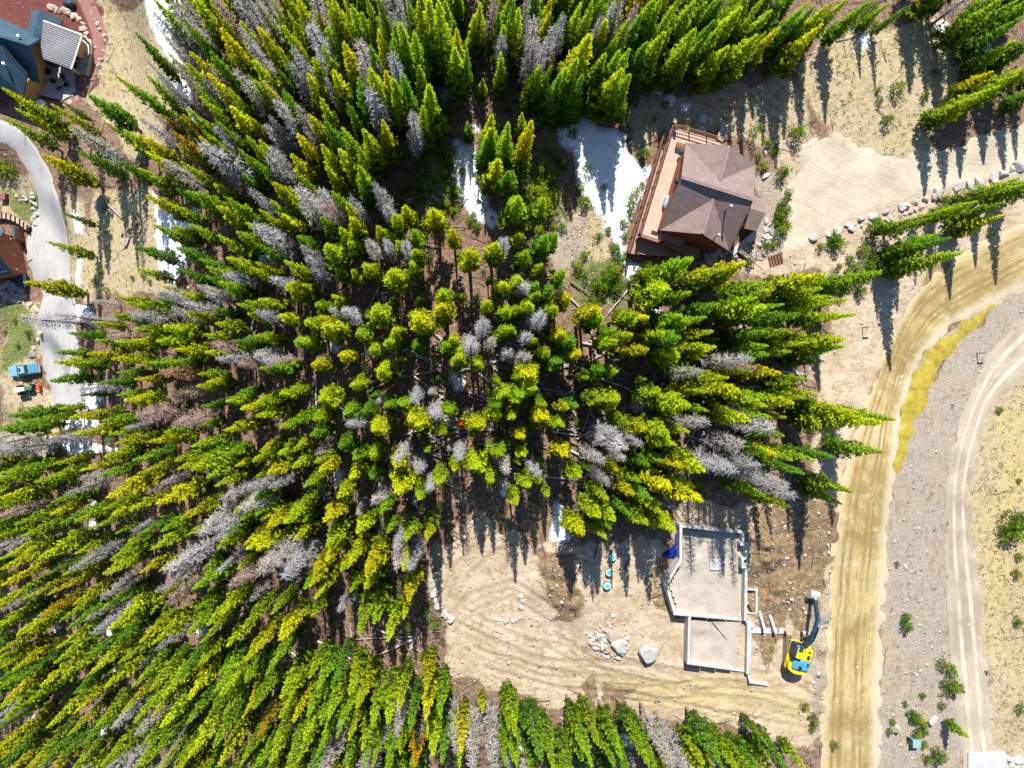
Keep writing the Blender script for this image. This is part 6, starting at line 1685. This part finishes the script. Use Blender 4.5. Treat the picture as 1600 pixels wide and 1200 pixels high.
# young firs in the open
SAPL = """1240,211,1.0 1219,272,.8 1210,237,.5 1365,40,.6 1381,190,.8 1396,142,.8 1369,142,.5 1372,160,.5 1457,114,.5 1441,152,.5 1345,38,1.0 1350,25,1.0 1330,30,.8 1505,50,.8 1550,88,1.0
912,317,.9 905,295,.6 863,354,.6 877,356,.6 902,417,.8 912,400,.7 950,435,1.1 940,450,1.1 957,425,1.0 960,390,.7 972,350,.7 984,320,.7 950,359,.5 934,370,.5 988,442,.8 925,470,.6 970,405,.8 930,445,.9 962,450,.9
845,315,1.2 850,325,1.2 815,350,1.3 820,332,1.2 835,305,1.1 828,345,1.2 812,320,1.1 862,310,1.0 855,335,1.1 840,360,1.0 850,300,.9 838,285,1.0 845,270,.9 858,285,.9
1472,315,.9 1360,360,1.1 1345,392,.9 1360,405,.9 1302,382,1.0 1279,387,.6 1330,420,.9 1352,417,.9 1309,417,.4 1369,345,.6 1221,332,.8 1215,362,.8 1326,405,.6 1300,375,.8 1545,365,.5 1490,345,.8
1256,1102,.5 1269,1120,.6 1267,1135,.5 1412,975,.8 1412,962,.5 1470,1035,.7 1482,1043,.7 1478,1065,1.0 1488,1070,.9 1470,1100,.6 1430,1120,.8 1438,1128,.7 1422,1115,.7 1429,1143,.7 1441,1140,.6 1387,1140,.5 1393,1126,.4 1441,1160,.5 1461,1175,1.0 1446,1183,.6 1413,1098,.4 1587,970,.6 1575,818,1.5 1588,810,1.2 1568,832,1.1 1588,868,.5 1585,895,.6 1590,1105,.5
1229,305,.6 1215,340,.7 1210,350,.6 1185,318,.6 1219,322,.6 1224,355,.7 1195,385,.6 1206,383,.5 1168,411,.6 1190,262,.7 1183,245,.5 1197,225,.6 1209,238,.5
652,255,.7 660,270,.7 668,300,.7 655,310,.8 645,285,.7 690,240,.7 700,255,.8 695,275,.8 705,300,.8 698,320,.8 690,335,.7 660,240,.6 640,330,.7 650,345,.8 632,295,.6 708,330,.7
12,262,1.4 5,275,1.2 20,270,1.1 225,430,.5 208,434,.4 235,440,.4 160,425,.5 150,440,.5 40,575,.4 30,540,.4 45,520,.5 25,500,.5 10,520,.4 52,650,.4 35,640,.5 1040,165,.5 1022,188,.4 993,300,.5 985,308,.5 1001,290,.4 982,335,.5 975,370,.6
1010,420,.9 1000,430,.8 1060,400,.6 1210,480,.5 1235,470,.5 745,355,.7 735,345,.6 760,240,.7 770,260,.8 765,280,.7 785,250,.7 1335,440,.8 1320,430,.7 1310,460,.7 1340,455,.8 1355,425,.7
1440,1085,.4 1560,640,.4 1400,880,.3 1590,750,.4 1540,1050,.3 1250,80,.6 620,330,.7 610,345,.7 880,260,.6 870,250,.6""".split()
for s in SAPL:
    u, v, k = [float(x) for x in s.split(',')]
    p_ = G(u, v)
    root = thing('young_fir', tuple(p_), later('%s young fir' % ('larger bushy' if k >= .9 else 'low bushy'), u, v), 'young fir', 'young firs in the open', rz=random.uniform(0, 6.28))
    q_ = k * random.uniform(.85, 1.1); root.scale = (q_ * 1.05, q_ * 1.05, q_ * random.uniform(.55, .85))
    c_ = link('crown', random.choice(SAPS)[0], root); tn = random.choice(((.15, .27, .014), (.20, .31, .016), (.12, .22, .014), (.26, .33, .016))); c_.color = (tn[0], tn[1], tn[2], 1)
    link('trunk', T_Y[0][0], root)

# dim undergrowth of tiny firs under the canopy, too dense to count
def undergrowth(n=420):
    rg = np.random.default_rng(77); Vs, Ts, Cs, Rs, Qs = [], [], [], [], []; off = 0; made = 0
    duff_ = 1 - np.clip(MASK['grass'] + MASK['soil'] + MASK['gravel'] + MASK['mulch'] + MASK['damp'] + MASK['yellow'], 0, 1)
    uu, vv = proj(fx_, fy_, GZ)
    keep = (uu > 150) & (uu < 1300) & (vv > 20) & (vv < 1190)
    w_ = np.where(keep, duff_, 0) + 1e-9
    w_[~keep] = 0; w_ /= w_.sum()
    for i in rg.choice(len(fx_), n, p=w_):
        me, V, TI, h0 = SAPS[int(rg.integers(0, 4))]
        k = rg.uniform(.25, .75); an = rg.uniform(0, 6.28); ca, sa = math.cos(an), math.sin(an)
        x, y = V[:, 0] * k, V[:, 1] * k
        Vs.append(np.stack([x * ca - y * sa + fx_[i], x * sa + y * ca + fy_[i], V[:, 2] * k * rg.uniform(.8, 1.5) + GZ[i]], -1))
        tn = [(.08, .22, .05), (.12, .28, .04), (.20, .34, .03)][int(rg.integers(0, 3))]
        Ts.append(TI); Cs.append(np.tile(np.array(tn + (1,)), (len(V), 1))); Rs.append(np.full(len(V), rg.uniform())); Qs.append(np.arange(len(V)).reshape(-1, 4) + off); off += len(V)
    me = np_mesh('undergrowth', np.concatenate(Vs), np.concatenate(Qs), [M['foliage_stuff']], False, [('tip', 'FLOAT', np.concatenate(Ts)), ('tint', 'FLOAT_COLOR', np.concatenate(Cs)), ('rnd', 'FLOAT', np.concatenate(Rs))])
    tag(link('undergrowth', me), 'low green undergrowth beneath the forest canopy', 'undergrowth', kind='stuff')
undergrowth()

# ------------------------------------------------------------------ fallen logs
M['log_pale'] = worn('silver_log', (.46, .43, .41), .9, sc=5, var=.35)
def log_obj(u0, v0, u1, v1, lab, r=.13, mat=None):
    a, b = GV(u0, v0, .3), GV(u1, v1, .4)
    d = (b - a)
    m = MB(); n = 5; pts = []
    for i in range(n + 1):
        q = i / n; p_ = a.lerp(b, q)
        g_ = float(ground(p_.x, p_.y)) + r * .7 + .05
        pts.append(Vector((p_.x, p_.y, max(p_.z, g_))))
    for i in range(n):
        m.tube(pts[i], pts[i + 1], r * (1 - .6 * i / n), r * (1 - .6 * (i + 1) / n), n=7, cap=(i in (0, n - 1)))
    sd = Vector((-d.y, d.x, 0)).normalized()
    for i in range(random.randint(3, 7)):
        q = random.uniform(.25, .97); p_ = a.lerp(b, q); k = random.choice((-1, 1)); L = random.uniform(.25, .7)
        m.tube(p_, p_ + sd * k * L + d.normalized() * L * .7 + Vector((0, 0, random.uniform(.05, .45))), .025, .01, n=4, cap=False)
    return tag(m.build('fallen_log', mat or random.choice((M['log_pale'], M['wood_grey'], M['bark_pink']))), lab, 'log', 'fallen logs')
LOGS = """800,607,900,620 685,610,762,627 762,627,800,600 936,605,910,675 808,602,875,612 497,740,517,792 503,735,512,780 485,780,522,770 490,765,512,752 492,790,515,745 500,790,525,755 497,1002,560,1036
892,440,930,465 982,452,950,490 965,565,1010,525 925,545,934,556 1275,545,1280,600 1282,655,1290,690 601,177,645,222 572,252,610,266 987,140,1050,107 850,190,925,179 1295,45,1320,32 984,1132,980,1200 938,1092,945,1110
160,310,190,341 1035,530,1010,548 1060,500,1020,512 1150,515,1180,500 1230,520,1200,540 1152,450,1178,478 1140,545,1160,565 1110,510,1085,530 1220,580,1260,585 1258,560,1262,600 1240,575,1260,600 1235,560,1240,585
870,602,900,650 880,600,905,612 893,600,870,625 905,690,920,735 915,705,940,700 1075,645,1110,625 1110,622,1135,650 1098,645,1100,665 1115,650,1125,670 1130,660,1150,690 1080,680,1105,697 665,645,690,625
660,650,662,620 715,640,735,615 640,610,660,640 580,800,600,770 565,810,590,780 690,300,705,320 675,305,690,320 660,215,650,235 628,255,650,270 565,215,580,190 700,640,690,660 850,560,880,590 830,570,850,600 870,580,900,560
1045,535,1030,560 1060,560,1020,575 950,450,990,470 958,492,985,480 1000,480,1020,500 1045,505,1060,540 925,600,960,640 1170,560,1190,590 1160,700,1185,690 455,1000,440,1020 415,1025,430,1000 430,1040,450,1015 460,1010,490,1015 1460,35,1475,60 1410,20,1425,10 1415,25,1428,14 1405,18,1418,5
1535,30,1560,60 1560,45,1540,70 1490,60,1510,85 1545,50,1535,80 760,330,740,300 905,500,925,520 870,545,890,560 820,530,850,545 645,440,640,470 530,530,560,520 620,480,600,500 470,560,480,585 355,480,380,500 345,530,370,540 720,430,700,455""".split()
for _ in range(60):
    u, v = random.uniform(640, 1010), random.uniform(540, 720); an = random.uniform(-.6, .9); L = random.uniform(60, 130)
    LOGS.append('%.0f,%.0f,%.0f,%.0f' % (u - L / 2 * math.cos(an), v - L / 2 * math.sin(an), u + L / 2 * math.cos(an), v + L / 2 * math.sin(an)))
for _ in range(70):
    u, v = random.choice(((random.uniform(640, 1020), random.uniform(420, 760)), (random.uniform(330, 700), random.uniform(250, 800)), (random.uniform(1000, 1270), random.uniform(450, 740)), (random.uniform(440, 640), random.uniform(985, 1040))))
    an = random.uniform(0, 3.14); L = random.uniform(50, 115)
    LOGS.append('%.0f,%.0f,%.0f,%.0f' % (u - L / 2 * math.cos(an), v - L / 2 * math.sin(an), u + L / 2 * math.cos(an), v + L / 2 * math.sin(an)))
for s in LOGS:
    u0, v0, u1, v1 = [float(x) for x in s.split(',')]
    log_obj(u0, v0, u1, v1, later('bleached fallen log', (u0 + u1) / 2, (v0 + v1) / 2), r=random.uniform(.10, .18))

# ------------------------------------------------------------------ boulders
def rock_mesh(seed, mat, sub=2):
    bm = bmesh.new(); bmesh.ops.create_icosphere(bm, subdivisions=sub, radius=1.0)
    rg = np.random.default_rng(seed)
    pl = rg.normal(0, 1, (9, 3)); pl /= np.linalg.norm(pl, axis=1)[:, None]; of = rg.uniform(.42, .82, 9)
    for v_ in bm.verts:
        p_ = np.array(v_.co)
        for n_, o_ in zip(pl, of):
            k = p_ @ n_ - o_
            if k > 0: p_ = p_ - n_ * k
        v_.co = p_ * (1 + .03 * rg.normal())
    me = bpy.data.meshes.new('boulder'); bm.to_mesh(me); bm.free(); me.materials.append(mat)
    return me
ROCKS = {k: [rock_mesh(i + 500, M[k], 2) for i in range(5)] for k in ('rock_white', 'rock_tan', 'rock_grey')}
def put_rock(me, u, v, r, parent=None, flat=.7, name='stone', lift=.12):
    p_ = G(u, v)
    o = link(name, me, parent)
    off = WOFF.get(parent, Vector((0, 0, 0))) if parent is not None else Vector((0, 0, 0))
    o.location = Vector(p_.tolist()) + Vector((0, 0, r * lift)) - off
    o.scale = (r * random.uniform(.95, 1.5), r * random.uniform(.65, 1.0), r * flat)
    o.rotation_euler = (random.uniform(-.3, .3), random.uniform(-.3, .3), random.uniform(0, 6.28))
    return o
def rock_line(name, label, pts, rlo, rhi, kind='rock_white', cat='rock wall', jit=0.0):
    c = GV(*pts[len(pts) // 2]); root = thing(name, c, label, cat)
    for (u, v) in pts:
        put_rock(random.choice(ROCKS[kind]), u + random.gauss(0, jit), v + random.gauss(0, jit), random.uniform(rlo, rhi), root)
T13 = lambda L_: [(1200 + x / 4, 300 + y / 4) for x, y in L_]
rock_line('boulder_wall', 'row of large pale boulders edging the packed earth driveway', T13([(375,270),(430,240),(498,205),(525,222),(575,170),(655,155),(740,120),(840,95),(870,90),(915,65),(980,45),(1040,25),(1060,12)]) +
          [(1200 + x / 4, y / 4) for x, y in ((1180,1170),(1255,1150),(1320,1140),(1410,1110),(1465,1090),(1520,1060),(1565,1045),(1600,1030))], .48, .78, jit=.5)
rock_line('boulder_wall', 'second lower row of smaller pale boulders under the driveway edge', T13([(540,215),(590,212),(635,205),(710,185),(740,178),(770,170),(830,150),(860,138),(890,125),(920,112),(950,100),(960,90)]), .32, .5, 'rock_tan', jit=.6)
rock_line('boulder_wall', 'column of boulders between the gravel driveway and the curved wall', [(50,302),(53,309),(51,316),(55,321),(53,328),(56,334),(53,340),(56,346),(54,352),(28,306),(38,309),(42,313),(33,314)], .4, .7, jit=1.0)
rock_line('boulder_wall', 'loose boulders along the driveway edge above the pickup', [(62,472),(58,485),(63,495),(61,508),(64,520),(59,532),(55,545),(50,552),(45,558),(30,470),(40,476),(22,466),(50,478)], .3, .65, 'rock_tan', jit=1.5)
rock_line('stone_heap', 'pile of grey stones below the corner of the red cabin', [(x, y) for x, y in ((4,448),(10,444),(16,450),(22,446),(28,452),(34,455),(12,456),(20,458),(5,458),(28,460),(36,462),(15,464),(24,466),(8,468))], .55, .95, 'rock_grey', 'rock pile', 1.0)
rock_line('stone_edging', 'curved stone edging of the mulch bed near the slate roofed house', [(80,12),(88,16),(95,17),(102,19),(109,22),(116,26),(123,31),(128,37),(132,44),(134,52),(133,60),(135,67)], .45, .75, 'rock_tan', 'rock edging', .8)
rock_line('stone_edging', 'outer stone edging of the reddish garden path', [(143,20),(148,30),(153,38),(157,46),(163,55),(165,66),(162,80),(158,92),(154,104),(149,116),(144,126),(138,136),(130,146),(120,154),(110,160),(100,165)], .25, .5, 'rock_tan', 'rock edging', .6)
rock_line('stone_edging', 'inner stone edging between red path and patio', [(150,74),(147,84),(144,96),(141,106),(137,116),(132,124),(128,133),(122,142),(113,149)], .18, .35, 'rock_white', 'rock edging', .6)
rock_line('stone_edging', 'arc of stones at the left rim of the building site', [(680,905),(680,915),(679,927),(682,938),(689,950),(695,958),(701,965),(684,944),(678,920),(681,910),(692,962),(680,899),(679,932),(686,947),(698,962),(706,968)], .42, .7, 'rock_white', 'rock edging', .8)
rock_line('stone_edging', 'line of stones along the upper left bank of the building site', [(737,822),(733,830),(725,838),(718,846),(712,852),(708,862),(700,870),(695,878),(690,888),(684,898),(740,815),(728,834)], .25, .5, 'rock_tan', 'rock edging', 1.2)
rock_line('stone_edging', 'short row of stones lying in the middle of the building site', [(776,968),(782,970),(788,971),(794,970),(800,971),(806,969),(811,965),(814,950),(816,940),(815,930),(812,945)], .25, .42, 'rock_white', 'rock edging', .8)
rock_line('garden_boulders', 'pale boulders lining the bank right of the brown roofed house', [(1198,345),(1203,350),(1199,357),(1206,362),(1195,369),(1190,377),(1200,380),(1186,385),(1193,392),(1205,372),(1213,350),(1196,232),(1193,240),(1195,275),(1229,268),(1231,345),(1216,372)], .3, .62, 'rock_white', 'rocks', 1.2)
rock_line('garden_boulders', 'boulders in the shade below the gable of the brown roofed house', [(1100,398),(1108,396),(1115,400),(1122,398),(1130,402),(1118,392),(1105,404),(1135,396),(1150,402),(1155,410)], .4, .7, 'rock_grey', 'rocks', 1.2)
rock_line('corner_rocks', 'heap of pale rocks beside the grey concrete apron', [(1576,1186),(1583,1190),(1590,1187),(1596,1190),(1578,1195),(1587,1198),(1596,1199),(1600,1192),(1573,1200)], .45, .7, 'rock_white', 'rock pile', .8)
rp = thing('rubble_pile', GV(955, 1000), 'heap of pale rubble stones left of the lone boulder', 'rock pile')
for (u, v, r) in ((960,992,.95),(967,1008,1.05),(935,994,.6),(925,1002,.5),(948,1012,.55),(950,1016,.5),(942,1006,.6),(975,1003,.5),(979,997,.45),(973,1018,.5),(960,1022,.5),(955,968,.35),(950,975,.35),(957,963,.35),(945,985,.45)):
    put_rock(random.choice(ROCKS['rock_white'] + ROCKS['rock_tan']), u, v, r, rp, .8)
for i in range(75):
    an = random.uniform(0, 6.28); q = math.sqrt(random.uniform(0, 1)); u, v = 952 + 32 * q * math.cos(an) + 3 * math.sin(an), 1000 + 30 * q * math.sin(an)
    put_rock(random.choice(ROCKS['rock_white'] + ROCKS['rock_tan']), u, v, random.uniform(.14, .38), rp, .75)
o = put_rock(ROCKS['rock_white'][3], 1012, 1018, 1.3, None, 1.0, 'large_boulder', .4); o.scale = (1.45, 1.25, 1.15); o.rotation_euler = (.1, .15, .6); tag(o, 'large lone pale boulder between rubble heap and foundation', 'boulder')
for (u, v, r, lab, k) in ((51,554,.75,'big grey boulder just above the pickup','rock_grey'), (613,1044,.8,'round grey boulder above the lower forest edge','rock_grey'), (160,322,1.3,'grey outcrop beside the leaning pine at the grass clearing','rock_grey'),
                          (1270,372,.7,'white boulder with dark side left of the boulder row','rock_white'), (78,700,2.2,'flat brown rock slab at the lower end of the driveway','rock_tan'), (1455,1126,.7,'white rock near the young firs between the roads','rock_white'), (1350,1190,.01,'','rock_white')):
    if lab:
        o = put_rock(random.choice(ROCKS[k]), u, v, r, None, .6, 'boulder', .3); tag(o, lab, 'boulder')

# ------------------------------------------------------------------ scattered stones, sticks, tufts (uncountable)
KEEP = [W2(z) for z in ([(1280,1260),(1297,950),(1305,850),(1322,740),(1358,620),(1398,520),(1450,440),(1530,385),(1680,318),(1690,405),(1553,474),(1475,518),(1432,572),(1408,640),(1397,720),(1388,830),(1380,950),(1372,1260)],
        [(1512,1200),(1498,1080),(1487,920),(1485,780),(1497,690),(1527,615),(1563,548),(1660,460),(1690,520),(1562,620),(1530,690),(1516,760),(1518,830),(1531,940),(1545,1080),(1552,1200)],
        [(-60,165),(0,188),(62,242),(84,290),(98,340),(108,395),(119,530),(128,640),(84,640),(63,540),(66,470),(52,430),(42,385),(60,310),(44,268),(18,228),(-60,215)],
        [(1225,395),(1258,245),(1300,222),(1400,258),(1500,243),(1680,190),(1690,240),(1545,285),(1440,303),(1290,362)], [(1036,820),(1170,825),(1172,970),(1180,1070),(1070,1045),(1050,960),(1036,915)],
        [(985,400),(1045,195),(1200,245),(1200,390),(1120,410)], [(0,0),(132,40),(125,150),(60,160),(0,150)])]
KEEP.append(W2([(1380,760),(1395,640),(1440,540),(1556,455),(1570,480),(1500,550),(1440,660),(1410,750)]))
def scatter_mask(n, seed, wts):
    """random ground points weighted by zone masks"""
    rg = np.random.default_rng(seed)
    w = sum(MASK[k] * q for k, q in wts.items()) if wts else np.ones_like(fx_)
    if 'duff' in wts_extra: w = w + wts_extra['duff'] * (1 - np.clip(MASK['grass'] + MASK['soil'] + MASK['gravel'] + MASK['mulch'], 0, 1))
    uu, vv = proj(fx_, fy_, GZ)
    for pl in KEEP: w = np.where(inside_dist(fx_, fy_, pl) > -.3, 0, w)
    w = np.where((uu > -80) & (uu < 1680) & (vv > -80) & (vv < 1280), w, 0) + 1e-12
    w = w / w.sum()
    i = rg.choice(len(fx_), n, p=w)
    x = fx_[i] + rg.uniform(-.2, .2, n); y = fy_[i] + rg.uniform(-.2, .2, n)
    return x, y, ground(x, y), rg
ICO = None
def scatter_stones(name, label, n, seed, wts, extra, rlo, rhi, mats):
    global wts_extra
    wts_extra = extra
    x, y, z, rg = scatter_mask(n, seed, wts)
    bm = bmesh.new(); bmesh.ops.create_icosphere(bm, subdivisions=1, radius=1.0)
    bv = np.array([v_.co for v_ in bm.verts]); bf = np.array([[v_.index for v_ in f_.verts] for f_ in bm.faces]); bm.free()
    # stones: 8 faceted shapes
    shp = [bv * (1 + .22 * np.random.default_rng(s).normal(0, 1, (len(bv), 1))) for s in range(8)]
    V = np.empty((n, len(bv), 3)); r = rlo * (rhi / rlo) ** (rg.uniform(0, 1, n) ** 2.2); an = rg.uniform(0, 6.28, n)
    for k in range(8):
        m = (np.arange(n) % 8) == k
        s_ = shp[k]; ca, sa = np.cos(an[m])[:, None], np.sin(an[m])[:, None]
        sx = (r[m] * rg.uniform(.8, 1.4, m.sum()))[:, None]
        V[m, :, 0] = (s_[:, 0] * ca - s_[:, 1] * sa * .75) * sx + x[m][:, None]
        V[m, :, 1] = (s_[:, 0] * sa + s_[:, 1] * ca * .75) * sx + y[m][:, None]
        V[m, :, 2] = s_[:, 2] * .6 * r[m][:, None] + z[m][:, None] - r[m][:, None] * .05
    Q = (bf[None] + (np.arange(n) * len(bv))[:, None, None]).reshape(-1, 3)
    mi = np.repeat(rg.integers(0, len(mats), n), len(bf))
    tag(link(name, np_mesh(name, V.reshape(-1, 3), Q, mats, False, None, mi)), label, 'stones', kind='stuff')
scatter_stones('scattered_stones', 'small loose stones strewn over soil and verge', 6500, 1, {'gravel': .8, 'soil': .32, 'damp': .5, 'grass': .14}, {'duff': .14}, .04, .26, [M['rock_white'], M['rock_tan'], M['rock_tan'], M['rock_grey']])
def scatter_sticks():
    global wts_extra
    wts_extra = {'duff': 1.0}
    n = 5200; x, y, z, rg = scatter_mask(n, 5, {'damp': .15, 'grass': .05})
    L = rg.uniform(.4, 1.0, n) ** 2 * 3.2 + .3; a = rg.uniform(0, 6.28, n); w = rg.uniform(.02, .06, n)
    dx, dy = np.cos(a) * L / 2, np.sin(a) * L / 2; px, py = -np.sin(a) * w, np.cos(a) * w
    z0 = ground(x - dx, y - dy) + .08; z1 = ground(x + dx, y + dy) + .08 + rg.uniform(0, .35, n)
    V = np.stack([np.stack([x - dx - px, y - dy - py, z0], -1), np.stack([x - dx + px, y - dy + py, z0], -1), np.stack([x - dx, y - dy, z0 + w * 1.6], -1),
                  np.stack([x + dx - px * .5, y + dy - py * .5, z1], -1), np.stack([x + dx + px * .5, y + dy + py * .5, z1], -1), np.stack([x + dx, y + dy, z1 + w], -1)], 1)
    f_ = np.array([[0, 3, 5, 2], [1, 2, 5, 4], [0, 1, 4, 3]]); Q = (f_[None] + (np.arange(n) * 6)[:, None, None]).reshape(-1, 4)
    mi = np.repeat(rg.integers(0, 3, n), 3)
    tag(link('dead_branches_on_ground', np_mesh('dead_branches_on_ground', V.reshape(-1, 3), Q, [M['wood_grey'], M['bark_pink'], M['bark']], False, None, mi)), 'dead branches and sticks littering the forest floor', 'branches', kind='stuff')
scatter_sticks()
def scatter_tufts():
    global wts_extra
    wts_extra = {'duff': .12}
    n = 7000; x, y, z, rg = scatter_mask(n, 9, {'grass': 1.0, 'gravel': .12, 'green': 2.0, 'soil': .01})
    k = 7; V = np.empty((n, k, 3, 3)); s_ = rg.uniform(.12, .34, n)
    for j in range(k):
        a = rg.uniform(0, 6.28, n); o = rg.uniform(.0, .5, n) * s_; t_ = rg.uniform(.5, 1.1, n) * s_
        bx, by = x + np.cos(a) * o, y + np.sin(a) * o
        V[:, j, 0] = np.stack([bx - np.sin(a) * .05, by + np.cos(a) * .05, z - .02], -1)
        V[:, j, 1] = np.stack([bx + np.sin(a) * .05, by - np.cos(a) * .05, z - .02], -1)
        V[:, j, 2] = np.stack([bx + np.cos(a) * t_, by + np.sin(a) * t_, z + rg.uniform(.4, .9, n) * s_], -1)
    Q = np.arange(n * k * 3).reshape(-1, 3)
    g_ = [worn('dry_grass', (.40, .33, .15), .9), worn('dull_grass', (.22, .20, .10), .9), worn('green_tuft', (.10, .15, .035), .9), worn('sage_tuft', (.26, .26, .19), .9)]
    green = np.interp(np.arange(n), np.arange(n), MASK['green'][np.zeros(n, int)])
    mi = np.repeat(rg.choice(4, n, p=[.42, .24, .16, .18]), k)
    tag(link('grass_tufts', np_mesh('grass_tufts', V.reshape(-1, 3), Q, g_, False, None, mi)), 'dry grass tufts and low herbs in the clearings', 'grass', kind='stuff')
scatter_tufts()

finish_labels()
